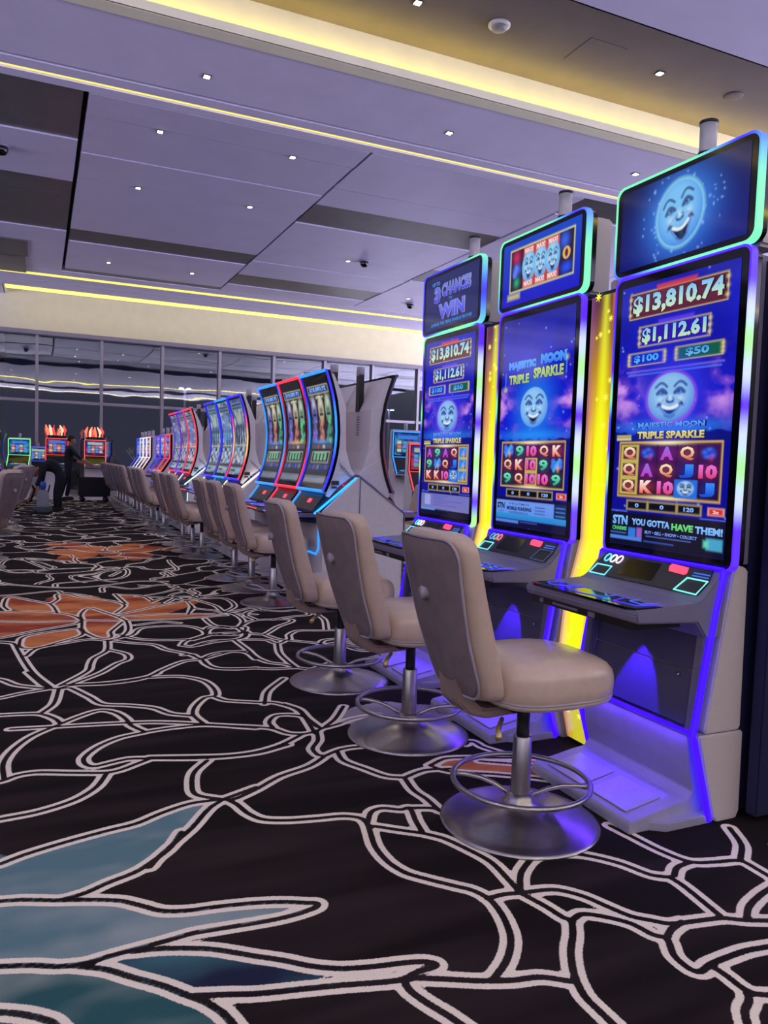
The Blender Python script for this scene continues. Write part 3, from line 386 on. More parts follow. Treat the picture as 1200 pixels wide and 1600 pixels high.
ca = me.color_attributes.new('Col', 'FLOAT_COLOR', 'POINT'); a = np.ones((len(V), 4), np.float32); a[:, :3] = COLR.reshape(-1, 3); ca.data.foreach_set('color', a.ravel())
da = me.attributes.new('vein', 'FLOAT', 'POINT'); da.data.foreach_set('value', np.clip(D, 0, 1).astype(np.float32).ravel())
def carpet_mat():
    m = bpy.data.materials.new('carpet'); m.use_nodes = True; t = m.node_tree; b = t.nodes['Principled BSDF']; N = t.nodes.new; L = t.links.new
    b.inputs['Roughness'].default_value = .95; b.inputs['Specular IOR Level'].default_value = .15
    at = N('ShaderNodeAttribute'); at.attribute_name = 'vein'; ac = N('ShaderNodeAttribute'); ac.attribute_name = 'Col'
    tcn = N('ShaderNodeTexCoord'); no = N('ShaderNodeTexNoise'); no.inputs['Scale'].default_value = 160; no.inputs['Detail'].default_value = 2
    L(tcn.outputs['Object'], no.inputs[0])
    nz = N('ShaderNodeMath'); nz.operation = 'MULTIPLY_ADD'; nz.inputs[1].default_value = .006; nz.inputs[2].default_value = -.003; L(no.outputs[0], nz.inputs[0])
    ad = N('ShaderNodeMath'); ad.operation = 'ADD'; L(at.outputs['Fac'], ad.inputs[0]); L(nz.outputs[0], ad.inputs[1])
    def mrn(a, b_):
        k = N('ShaderNodeMapRange'); k.interpolation_type = 'SMOOTHSTEP'; k.inputs[1].default_value = a; k.inputs[2].default_value = b_; L(ad.outputs[0], k.inputs[0]); return k
    k1 = mrn(.009, .0125); k2 = mrn(.0325, .029)
    mu = N('ShaderNodeMath'); mu.operation = 'MULTIPLY'; L(k1.outputs[0], mu.inputs[0]); L(k2.outputs[0], mu.inputs[1])
    n2 = N('ShaderNodeTexNoise'); n2.inputs['Scale'].default_value = 420; L(tcn.outputs['Object'], n2.inputs[0])
    br = N('ShaderNodeMapRange'); br.inputs[3].default_value = .65; br.inputs[4].default_value = 1.35; L(n2.outputs[0], br.inputs[0])
    mx = N('ShaderNodeMix'); mx.data_type = 'RGBA'; mx.inputs[7].default_value = l4((246,236,222)); L(mu.outputs[0], mx.inputs[0]); L(ac.outputs['Color'], mx.inputs[6])
    m2 = N('ShaderNodeVectorMath'); m2.operation = 'MULTIPLY'; L(mx.outputs[2], m2.inputs[0]); L(br.outputs[0], m2.inputs[1]); L(m2.outputs[0], b.inputs['Base Color'])
    bu = N('ShaderNodeBump'); bu.inputs['Strength'].default_value = .35; bu.inputs['Distance'].default_value = .004; L(n2.outputs[0], bu.inputs['Height']); L(bu.outputs[0], b.inputs['Normal'])
    return m
me.materials.append(carpet_mat()); fl = bpy.data.objects.new('floor', me); COL.objects.link(fl); struct(fl)
struct(MB().box(-14, 16, 22.9, 26.2, -.1, 0.004).build('floor_walkway', M('pale_stone', (176,172,170), .25, 0, .12, 1.2)))
# ------------------------------------------------------------------ ceiling
cl = MB()
mats_c = [m_ceil, m_panel, m_taupe, m_dpan, m_black, m_fascia]
X0, X1 = -14, 22
cl.box(X0, X1, -6.0, 6.62, 6.0, 6.2, 0)                         # nearer field
cl.box(X0, X1, -13, -8.3, 6.0, 6.2, 0)
cl.box(X0, X1, -8.3, -6.0, 6.5, 6.6, 2)
cl.box(X0, X1, 6.62, 9.0, 6.5, 6.6, 2)                          # raised coffer
cl.box(X0, X1, 6.60, 6.62, 6.0, 6.5, 2); cl.box(X0, X1, 8.98, 9.0, 6.0, 6.5, 5)
cl.box(X0, X1, 8.80, 8.84, 5.99, 6.10, 5); cl.box(X0, X1, 8.80, 9.0, 5.985, 6.0, 5)
cl.box(X0, X1, -6.02, -6.0, 6.0, 6.5, 2); cl.box(X0, X1, -8.3, -8.28, 6.0, 6.5, 2)
cl.box(X0, X1, 9.0, 10.46, 6.0, 6.2, 0); cl.box(X0, X1, 10.46, 10.54, 6.06, 6.2, 4)
cl.box(X0, X1, 10.54, 10.76, 6.0, 6.2, 0)
cl.box(X0, X1, 10.87, 11.07, 6.0, 6.2, 0)
cl.box(X0, X1, 10.9, 22.7, 6.17, 6.3, 4)                         # black void above the panels
cols = [(-11.6, -7.6), (-7.55, -3.55), (-3.5, .51), (.58, 4.57), (4.62, 8.62), (8.68, 12.68), (12.73, 16.7), (16.75, 22)]
rowsA = [(11.1, 11.8, 1, .0), (11.84, 13.25, 1, .008), (13.29, 14.45, 1, .0), (14.49, 17.8, 1, .008), (17.8, 18.8, 3, .02), (18.82, 20.35, 1, .0), (20.38, 21.6, 1, .006), (21.6, 22.0, 3, .02)]
rowsB = [(11.1, 12.78, 1, .0), (12.82, 13.75, 1, .008), (13.75, 14.95, 3, .02), (14.97, 17.1, 1, .0), (17.14, 18.3, 1, .008), (18.33, 19.8, 1, .0), (19.8, 21.05, 3, .02), (21.07, 22.0, 1, .0)]
rowsC = [(11.1, 12.8, 3, .02), (12.82, 14.75, 1, .0), (14.77, 15.5, 3, .02), (15.56, 18.05, 3, .02), (18.07, 22.0, 1, .0)]
rowsD = [(11.1, 12.0, 3, .02), (12.02, 14.0, 1, .0), (14.04, 16.85, 1, .008), (16.9, 18.1, 3, .02), (18.12, 19.5, 1, .0), (19.54, 22.0, 1, .008)]
for ci_, rr in zip(cols, [rowsB, rowsA, rowsC, rowsA, rowsB, rowsD, rowsA, rowsB]):
    for y0, y1, mi, dz in rr: cl.box(ci_[0], ci_[1], y0, y1, 6.0+dz, 6.17, mi)
cl.box(-3.4, -.26, 19.25, 20.75, 5.97, 6.05, 3); cl.box(-3.4, -.32, 20.85, 22.5, 5.95, 6.05, 3)
cl.box(X0, X1, 22.02, 22.56, 6.0, 6.2, 0); cl.box(X0, X1, 22.78, 23.5, 6.0, 6.2, 0); cl.box(X0, X1, 23.53, 23.95, 6.0, 6.2, 0); cl.box(X0, X1, 23.98, 24.5, 6.0, 6.2, 0)
cl.box(X0, X1, 22.5, 24.5, 6.2, 6.3, 4)
cl.box(-.95, X1, 24.55, 26.0, 6.3, 6.4, 5); cl.box(X0, -.95, 24.5, 26.0, 6.0, 6.2, 0); cl.box(-.97, -.93, 24.5, 26, 6.0, 6.3, 5)
cl.box(-.95, X1, 24.5, 24.55, 6.0, 6.4, 5)
ceil = struct(cl.build('ceiling', mats_c))
# vertical plaster band over the windows and the dark head of the glazing
struct(MB().box(X0, X1, 26.0, 26.15, 5.0, 6.4, 0).build('wall_north', m_fascia))
struct(MB().box(X0, X1, 25.98, 26.35, 4.88, 5.0).build('trim_1', M('grey_head_trim', (132,126,150), .5)))
def strip(name, b, mat, label):
    return tag(MB().box(*b).build(name, mat), label, 'light')
strip('cove_light', (X0+.2, X1-.2, 8.86, 8.94, 6.02, 6.06), m_yel, 'bright yellow cove light along the raised ceiling bay above the tall machines')
strip('cove_light', (X0+.2, X1-.2, -6.2, -6.1, 6.02, 6.06), m_yel, 'yellow cove light in the ceiling behind the viewer')
for y_, w_ in ((-3.0, 'nearest'), (-12.0, 'farthest')): strip('slot_light', (X0+.2, X1-.2, y_, y_+.16, 5.985, 5.999), m_yel, '%s light line in the ceiling behind the viewer, seen mirrored in the windows' % w_)
strip('slot_light', (X0+.2, X1-.2, 10.78, 10.85, 6.02, 6.10), m_slot, 'thin yellow light line running beside the black groove in the ceiling')
strip('slot_light', (X0+.2, X1-.2, 22.57, 22.77, 5.985, 6.05), m_slot, 'pale yellow light line at the far end of the ceiling panels')
strip('window_cove_light', (-.9, X1-.2, 24.62, 25.1, 6.0, 6.04), ME('window_cove_led', (255,238,120), 1.3), 'light line hidden above the plaster band over the windows')

# downlights
def downlight(x, y, z, label):
    t = thing('recessed_downlight', (x, y, z), 0, label, 'ceiling light', 'small square downlights in the ceiling')
    MB().box(-.05, .05, -.05, .05, -.012, -.002).build('trim_frame', m_blk, t)
    MB().box(-.036, .036, -.036, .036, -.016, -.011).build('lens', ME('downlight_lens', (255,250,240), 14), t)
    ld = bpy.data.lights.new('downlight', 'SPOT'); ld.energy = DOWN_W; ld.color = (1, .9, .82); ld.spot_size = R_(110); ld.spot_blend = .8; ld.shadow_soft_size = .08
    lo = bpy.data.objects.new('downlight_lamp', ld); COL.objects.link(lo); lo.parent = t; lo.location = (0, 0, -.05)
DL = [(1.87,9.91,6,'small square downlight between the yellow cove and the thin light line, left of the two'),(5.27,9.89,6,'small square downlight right of centre between the yellow cove and the thin light line'),(8.58,9.8,6,'small square downlight in the ceiling just left of the tallest machine sign'),
 (1.58,11.86,6,'left downlight on the first seam of the square of ceiling panels'),(3.57,11.82,6,'right downlight on the first seam of the square of ceiling panels'),
 (1.57,14.48,6,'left downlight on the third seam of the ceiling panels'),(3.57,14.48,6,'right downlight on the third seam of the ceiling panels'),
 (1.57,17.85,6.1,'left downlight at the edge of the dark ceiling strip'),(3.55,17.75,6.1,'right downlight at the edge of the dark ceiling strip'),
 (1.54,20.36,6,'left downlight on the last seam before the window light line'),(3.56,20.36,6,'right downlight on the last seam before the window light line'),
 (6.56,13.85,6.1,'downlight in the dark ceiling strip above the curved machines'),(6.57,17.1,6,'downlight next to the black camera dome on the ceiling'),(6.55,20.5,6.1,'farthest downlight in the dark strip behind the camera dome'),
 (9.55,20.0,6,'tiny downlight seen just left of the sign reading three chances to win'),(10.6,16.9,6,'tiny downlight seen between the signs of the two left tall machines'),
 (3.87,8.13,6.5,'downlight at the top edge of the picture in the raised ceiling bay'),(7.36,8.05,6.5,'square downlight in the raised bay above the tallest machine'),
 (.3,7.9,6.5,'downlight in the raised bay out to the left'),(-2,9.9,6,'downlight left of the aisle ceiling'),(2,3,6,'downlight above the near stools'),(-1.5,3,6,'downlight above the aisle carpet'),(2,-1,6,'downlight behind the viewer on the right'),(-1.5,-1,6,'downlight behind the viewer on the left'),(5,3,6,'downlight behind the tall machines')]
for x, y, z, lb in DL: downlight(x, y, z, lb)
# smoke detectors, speakers, camera domes
t = thing('smoke_detector', (4.92, 8.08, 6.5), 0, 'round white smoke detector in the raised ceiling bay', 'smoke detector')
MB().lathe([(.13, 0), (.13, -.02), (.10, -.03)], 28).build('base', M('white_plastic', (225,222,220), .4), t); MB().lathe([(.09, -.03), (.085, -.06), (.05, -.075)], 28).build('sensor_head', M('grey_plastic', (150,150,160), .4), t)
t = thing('ceiling_speaker', (8.68, 8.04, 6.5), 0, 'round flush speaker in the ceiling above the tallest sign', 'speaker')
MB().lathe([(.12, 0), (.12, -.015), (.1, -.02)], 28).build('ring', m_taupe, t); MB().lathe([(.098, -.018), (.05, -.012)], 24).build('grille', m_dpan, t)
tag(MB().box(6.05, 6.6, 7.8, 8.35, 6.494, 6.4995).build('access_panel', m_taupe), 'square access hatch flush in the raised ceiling bay', 'hatch')
for x, y, lb in ((6.9, 16.9, 'black camera dome on the ceiling panels above the curved machines'), (-.55, 13.6, 'black camera dome cut by the left edge of the picture'), (9.9, 20.6, 'black camera dome beside the sign reading three chances to win')):
    t = thing('security_camera_dome', (x, y, 6.0), 0, lb, 'security camera', 'black camera domes')
    MB().lathe([(.13, 0), (.13, -.03)], 24).build('housing', m_grey, t); MB().lathe([(.10, -.03), (.095, -.09), (.06, -.14), (.01, -.155)], 24).build('dome', m_gloss, t)

# ------------------------------------------------------------------ window wall
def glass_mat():
    m = bpy.data.materials.new('night_glass'); m.use_nodes = True; t = m.node_tree; t.nodes.clear(); N = t.nodes.new; L = t.links.new
    o = N('ShaderNodeOutputMaterial'); mi = N('ShaderNodeMixShader'); tr = N('ShaderNodeBsdfTransparent'); gl = N('ShaderNodeBsdfGlossy'); gl.inputs['Roughness'].default_value = .015
    tr.inputs[0].default_value = (.8,.83,.86,1); gl.inputs[0].default_value = (1,1,1,1)
    lw = N('ShaderNodeFresnel'); lw.inputs[0].default_value = 2.1
    tcn = N('ShaderNodeTexCoord'); no = N('ShaderNodeTexNoise'); no.inputs['Scale'].default_value = .7; no.inputs['Detail'].default_value = 2; bu = N('ShaderNodeBump'); bu.inputs['Strength'].default_value = .16; bu.inputs['Distance'].default_value = .02
    mp = N('ShaderNodeMapping'); mp.inputs[3].default_value = (.6, 1, 1.4)
    L(tcn.outputs['Object'], mp.inputs[0]); L(mp.outputs[0], no.inputs[0]); L(no.outputs[0], bu.inputs['Height']); L(bu.outputs[0], gl.inputs['Normal'])
    L(lw.outputs[0], mi.inputs[0]); L(tr.outputs[0], mi.inputs[1]); L(gl.outputs[0], mi.inputs[2]); L(mi.outputs[0], o.inputs[0]); return m
m_glass = glass_mat()
XM = [-11.3+1.873*k for k in range(15)]
off_ = -.07-XM[6]; XM = [x+off_ for x in XM]
for n in range(len(XM)-1):
    a, b = XM[n], XM[n+1]
    fr = MB().box(a-.045, a+.045, 26.15, 26.4, 0, 4.88); fr.box(a+.045, b-.045, 26.2, 26.38, 2.84, 2.93); fr.box(a+.045, b-.045, 26.2, 26.38, 0, .12)
    w = struct(fr.build('window_%d' % (n+1), m_alu))
    g = MB(); g.box(a+.04, b-.04, 26.28, 26.292, .12, 2.84); g.box(a+.04, b-.04, 26.28, 26.292, 2.93, 4.88); g.build('pane', m_glass, w)
# the night outside
tag(MB().box(-40, 70, 26.6, 110, -.2, -.12).build('car_park_ground', M('asphalt', (20,20,24), .9)), 'dark ground outside behind the windows', 'ground')
bpy.data.objects['car_park_ground']['kind'] = 'structure'
for x, y, h, lb in ((10.1, 60, 6.6, 'double-headed street lamp shining outside behind the third and fourth window bay'), (29, 64, 6.3, 'street lamp outside behind the right window bays')):
    t = thing('street_lamp', (x, y, -.12), 0, lb, 'street lamp', 'street lamps outside')
    MB().tube([(0,0,0),(0,0,h)], .09, 8).build('pole', m_grey, t)
    for s in (-1, 1):
        hd = MB().box(*sorted((s*.12, s*.42)), -.2, .2, h, h+.10).build('lamp_head', m_grey, t); MB().box(*sorted((s*.14, s*.40)), -.22, .18, h-.05, h).build('lens', ME('street_lens', (225,240,255), 12), hd)
for x, h, lb in ((3.3, 1.75, 'bare pale tree outside behind the walking worker'), (4.75, 1.5, 'thin bare tree outside, right of the taller one behind the worker')):
    tb = MB(); rr = random.Random(int(x*10))
    def br_(p, d, L, r, k):
        q = p+d*L; tb.tube([p[:], ((p+q)/2+Vector((rr.uniform(-.03,.03),0,0)))[:], q[:]], [r, r*.8, r*.6], 5)
        if k:
            for _ in range(3): nd = (d+Vector((rr.uniform(-.7,.7), rr.uniform(-.4,.4), rr.uniform(-.1,.5)))).normalized(); br_(q, nd, L*.7, r*.6, k-1)
    br_(Vector((0,0,0)), Vector((0,0,1)), h*.4, .05, 3)
    o = tb.build('bare_tree', M('pale_bark', (190,186,170), .8)); o.location = (x, 29, -.12); tag(o, lb, 'tree', 'bare trees outside')
struct(MB().box(-3.2, -1.0, 27.2, 28, -.1, 6).build('column_reflection_block', M('reflected_column_grey', (70,74,84), .6)))  # grey block outside the glass stands in for a column's reflection

# ------------------------------------------------------------------ stools
def sring(cx, cy, z, hx, hy, e, n=36, nx=0):
    P = []
    for i in range(n):
        a = 2*math.pi*i/n; c, s = math.cos(a), math.sin(a)
        P.append((cx+hx*math.copysign(abs(c)**(2/e), c), cy+hy*math.copysign(abs(s)**(2/e), s), z))
    return P
def loft(mb, rings, cap=True):
    n = len(rings[0]); vs = [p for r in rings for p in r]; fs = []
    for k in range(len(rings)-1):
        for i in range(n): j = (i+1) % n; fs.append((k*n+i, k*n+j, (k+1)*n+j, (k+1)*n+i))
    if cap: fs.append(tuple(range(n))[::-1]); fs.append(tuple((len(rings)-1)*n+i for i in range(n)))
    return mb.add(vs, fs, 0, True)
def back_c(z):      # lean of the backrest
    t = (z-.50)/.58; return -.240-.215*t+.045*t*t
def back_w(z):
    t = (z-.50)/.58; return .175+.035*t
def make_stool():
    r = bpy.data.objects.new('slot_stool', None); COL.objects.link(r); r.empty_display_size = .1
    MB().lathe([(.292, 0), (.292, .006), (.28, .012), (.24, .020), (.17, .032), (.11, .048), (.07, .068), (.052, .09), (.046, .11)], 48).build('base', m_chrome, r)
    MB().lathe([(.036, .06), (.037, .10), (.034, .32), (.030, .325)], 24).build('column', m_chrome, r)
    MB().lathe([(.024, .32), (.024, .47)], 20).build('gas_cylinder', m_blk, r)
    fr = MB(); fr.tube([(.25*math.cos(a), .25*math.sin(a), .155) for a in [2*math.pi*i/48 for i in range(48)]], .0105, 8, True)
    for ang in (-35, 145): 
        c, s = math.cos(R_(ang)), math.sin(R_(ang)); fr.tube([(c*d, s*d, z) for d, z in ((.25,.152),(.20,.154),(.15,.148),(.10,.132),(.065,.112),(.036,.100))], .009, 8)
    fr.build('footrest_ring', m_chrome, r)
    # seat cushion: rounded square, domed top, welt low on its side
    s = MB(); rings = []
    for z, k in ((.470,.80),(.476,.90),(.486,.965),(.496,.985),(.503,.968),(.510,.990),(.54,1.0),(.58,.995),(.605,.97),(.622,.91),(.634,.80),(.641,.62),(.645,.35),(.646,.08)):
        rings.append([(x, y, zz-(.018*max(0,(x-.06)/.24)**2 if z > .55 else 0)) for x, y, zz in sring(.045, 0, z, .25*k, .235*k, 3.2)])
    loft(s, rings); s.build('seat', m_leather, r)
    pp = MB(); pp.tube(sring(.045, 0, .503, .2445, .2300, 3.2, 48), .0045, 6, True); pp.build('seat_welt', m_pipe, r)
    MB().box(-.12, .16, -.11, .11, .450, .472).build('seat_plate', m_blk, r)
    # backrest: padded front, flatter velvet rear panel edged with piping
    b = MB(); rings = []
    zs = [.500,.503,.515,.535,.57,.64,.72,.80,.88,.96,1.02,1.05,1.068,1.078,1.082]
    ks = [.45,.72,.88,.95,.98,1,1,1,1,1,.99,.96,.90,.78,.5]
    for z, k in zip(zs, ks):
        cx = back_c(z); w = back_w(z)*k if k < 1 else back_w(z); th = .052*(k if k > .9 else k*.95); th = th*(1.12-.25*abs((z-.72)/.4))
        P = sring(0, 0, z, th, w*(.55+.45*k) if k < 1 else w, 3.6)
        rings.append([(cx+x+.035*(y/w)**2 if x > -9 else x, y, zz) for x, y, zz in P])
    loft(b, rings); b.build('backrest', m_leather, r)
    def rear(y, z, d): w = back_w(z); t = (z-.50)/.58; return (back_c(z)-.052*(1.12-.25*abs((z-.72)/.4))-d+.035*(y/w)**2, y, z)
    pn = MB(); O = rrect(2, 2, .28, 5, 10); cen = []
    for k in (1.0, .97, .7, .35, .02): cen.append([rear(o[0]*.180*k*(1+.13*o[1]*k), .790+o[1]*.268*k, .004 if k == 1 else (.010 if k < .98 else .009)) for o in O])
    loft(pn, cen[::-1], True); pn.build('back_panel', m_velvet, r)
    MB().tube([rear(o[0]*.182*(1+.13*o[1]), .790+o[1]*.271, .006) for o in O], .0055, 6, True).build('back_piping', m_pipe, r)
    hx = back_c(.86)-.052; h = MB(); h.tube([(hx+.01, 0, .862), (hx-.018, 0, .866), (hx-.034, 0, .868)], [.017, .02, .024], 12); h.build('back_knob', m_pipe, r)
    k = MB(); k.prism([(-.33,.60),(-.285,.60),(-.26,.50),(-.215,.462),(-.05,.458),(-.05,.432),(-.2,.425),(-.27,.445),(-.315,.49)], -.07, .07, b=.008); k.build('back_bracket', M('bracket_cover', (150,128,124), .45), r)
    MB().tube([(-.16, -.10, .432), (-.22, -.17, .425), (-.25, -.22, .415)], [.008, .009, .012], 8).build('lever', M('brass_lever', (190,170,120), .3, .7), r)
    return r
proto = make_stool(); used = [False]
def stool(x, y, deg, label, group='beige slot machine stools'):
    o = proto if not used[0] else copy_tree(proto); used[0] = True
    o.location = (x, y, 0); o.rotation_euler = (0, 0, R_(deg)); tag(o, label, 'stool', group); return o
stool(1.625, 2.30, 0, 'nearest beige padded stool, standing at the tallest machine on the right')
stool(1.630, 3.25, 3, 'second nearest beige stool, in front of the middle tall blue machine')
stool(1.632, 4.19, -2, 'third beige stool, in front of the tall machine with the three chances sign')
for k, (nm, ys) in enumerate((('nearest', (6.72, 7.50, 8.235)), ('second', (10.09, 10.75, 11.53)), ('third', (13.45, 14.2, 15.0)))):
    for y, w in zip(ys, ('nearest', 'middle', 'farthest')):
        stool(1.945, y, rnd.uniform(-4, 4), '%s of the three beige stools at the %s bank of curved machines' % (w, nm))
for y, w in zip((16.6, 17.3, 18.0, 18.7), ('nearest', 'second', 'third', 'farthest')): stool(1.95, y, rnd.uniform(-4, 4), '%s beige stool in front of the slanted red and blue screens' % w)
for y, w in zip((19.7, 20.4, 21.1, 21.8), ('nearest', 'second', 'third', 'farthest')): stool(1.95, y, rnd.uniform(-4, 4), '%s of the far stools before the white framed screens by the windows' % w)
stool(-.62, 9.5, 152, 'beige stool cut by the left edge of the picture, nearest on that side')
stool(-.62, 10.3, 150, 'beige stool at the left edge, half hidden behind the nearest one there')
stool(-.55, 13.3, 148, 'beige stool on the left beside the worker with the hose')
stool(-.52, 14.1, 148, 'beige stool on the left, farthest one before the bending worker')
stool(3.62, 6.95, 180, 'mauve stool behind the left tall machine, seen past its screen edge')
stool(3.62, 7.75, 180, 'mauve stool on the far side of the curved machines, behind the first one there')

# ------------------------------------------------------------------ screen pictures
def sparkle(im, n, seed, c=(150,190,255), r=.006):
    q = random.Random(seed)
    for _ in range(n): x, y = q.random(), q.random(); im.glow(x, y, r*q.uniform(.6,1.6), r*q.uniform(.6,1.6), c, .8)
def plate(im, x0, y0, x1, y1, fill, gold=(190,170,140)):
    im.rect(x0-.012, y0-.006, x1+.012, y1+.006, (60,50,70)); im.rect(x0-.008, y0-.004, x1+.008, y1+.004, gold); im.rect(x0, y0, x1, y1, fill)
    for x in (x0, x1):
        for k in range(3): y = y0+(y1-y0)*(k+.5)/3; im.glow(x, y, .014, .012, (225,205,140), .9)
SYM = {'Q': ((255,232,190),(210,90,70),(70,40,60)), 'K': ((250,235,225),(230,90,50),(80,30,40)), 'A': ((150,110,230),(190,60,190),(40,20,90)), 'J': ((60,140,250),(20,70,210),(10,20,90)), '10': ((230,120,220),(220,60,110),(80,20,80)), '9': ((120,230,190),(30,150,130),(10,60,70))}
def reels(im, tx, y0, y1, rows, lead=None, x0=.07, x1=.93):
    im.rect(x0-.02, y0-.012, x1+.02, y1+.012, (200,160,90)); im.rect(x0-.008, y0-.005, x1+.008, y1+.005, (90,60,50)); im.grad(x0, y0, x1, y1, (62,22,92), (30,10,50))
    cw = (x1-x0)/5; ch = (y1-y0)/3
    im.glow(.5, y0-.006, .16, .012, (255,240,190), .9); im.glow(.5, y1+.006, .16, .012, (255,240,190), .8)
    for i in range(1, 5): im.rect(x0+cw*i-.004, y0, x0+cw*i+.004, y1, (20,8,40), .8)
    if lead is not None: im.rect(x0+cw*lead[0], y0+ch*lead[1], x0+cw*(lead[0]+1), y1, (190,180,90)); 
    if lead is not None:
        for k in range(lead[1], 3): im.rect(x0+cw*lead[0]+.022, y0+ch*k+.008, x0+cw*(lead[0]+1)-.022, y0+ch*(k+1)-.008, (60,34,70))
    for j, row in enumerate(rows):
        for i, s in enumerate(row):
            cx = x0+cw*(i+.5); cy = y0+ch*(j+.5)
            if s in SYM:
                a, b, o = SYM[s]; w = cw*(.34 if s != '10' else .42); tx.append((s, cx-w, cy-ch*.38, cx+w, cy+ch*.40, a, b, o, .035 if s in '9Q' else .06))
                im.glow(cx, cy, cw*.4, ch*im.asp*.4, b, .25)
            elif s == 'm': im.rect(cx-cw*.55, cy-ch*.5, cx+cw*.55, cy+ch*.55, (40,110,220)); im.moon(cx, cy, cw*.42, ch*im.asp*.44)
            elif s == 'f':
                for k in range(9): a = k*.7; im.glow(cx+cw*.2*math.cos(a), cy+ch*.2*math.sin(a), cw*.12, cw*.07, (60,120,250) if k % 2 else (40,70,210), .95)
                im.glow(cx+.02, cy+ch*.25, cw*.1, cw*.1, (200,60,120), .6)
            elif s == 'd':
                for a in (-2.6, -.5, .5, 2.5): im.stroke([(cx, cy), (cx+cw*.34*math.cos(a), cy-ch*.3*math.sin(a)-ch*.08)], .026, (70,120,240))
                im.stroke([(cx-cw*.2, cy+ch*.34), (cx+cw*.2, cy-ch*.36)], .018, (60,170,240)); im.glow(cx+cw*.1, cy+ch*.22, cw*.1, cw*.14, (240,170,120), .9)
def meters(im, tx, y, last='120', w=.68):
    for a, b, t in ((.16, .34, '0'), (.36, .60, '0'), (.62, .80, last)):
        im.rect(a-.012, y-.019, b+.012, y+.019, (170,150,90), soft=.014); im.rect(a, y-.014, b, y+.014, (14,14,34), soft=.01); c = (a+b)/2; k = .012*len(t)+.006; tx.append((t, c-k, y-.008, c+k, y+.008, (150,200,255), (110,160,250), None, .04))
    im.rect(.86, y-.013, .985, y+.013, (240,170,150), soft=.012); im.rect(.87, y-.010, .975, y+.010, (210,50,50), soft=.01); tx.append(('2c', .90, y-.006, .945, y+.006, (255,220,220), (255,200,200), None, .04))
def night_sky(im, hz, seed):
    n = im.noise(5, 10, seed); im.a = im.a*(0.7+.7*n[..., None])
    cl_ = im.noise(6, 16, seed+3)
    for x, sgn in ((.02, 1), (.98, -1)):
        d = np.exp(-((im.U-x-sgn*.12*np.clip((im.V-hz+.22)*4, 0, 1)*1)/.13)**2)*np.exp(-((im.V-hz+.13)/.09)**2)
        im.over(np.clip((cl_-.42)*4, 0, 1)*d, (150,90,220)); im.over(np.clip((cl_-.56)*5, 0, 1)*d, (205,150,230))
    im.over(np.exp(-((im.V-hz)/.025)**2)*.8*np.exp(-((im.U-.5)/.4)**2), (40,150,245))
    mt = hz+.012+.016*np.abs(np.sin(im.U*23+seed))*np.abs(np.sin(im.U*7)); im.over(np.clip((im.V-mt)*im.h, 0, 1), (12,20,120)); im.over(np.clip((im.V-hz-.05)*im.h, 0, 1)*.7, (14,10,150))
    sparkle(im, 40, seed)
MW, MH = .62, 1.10
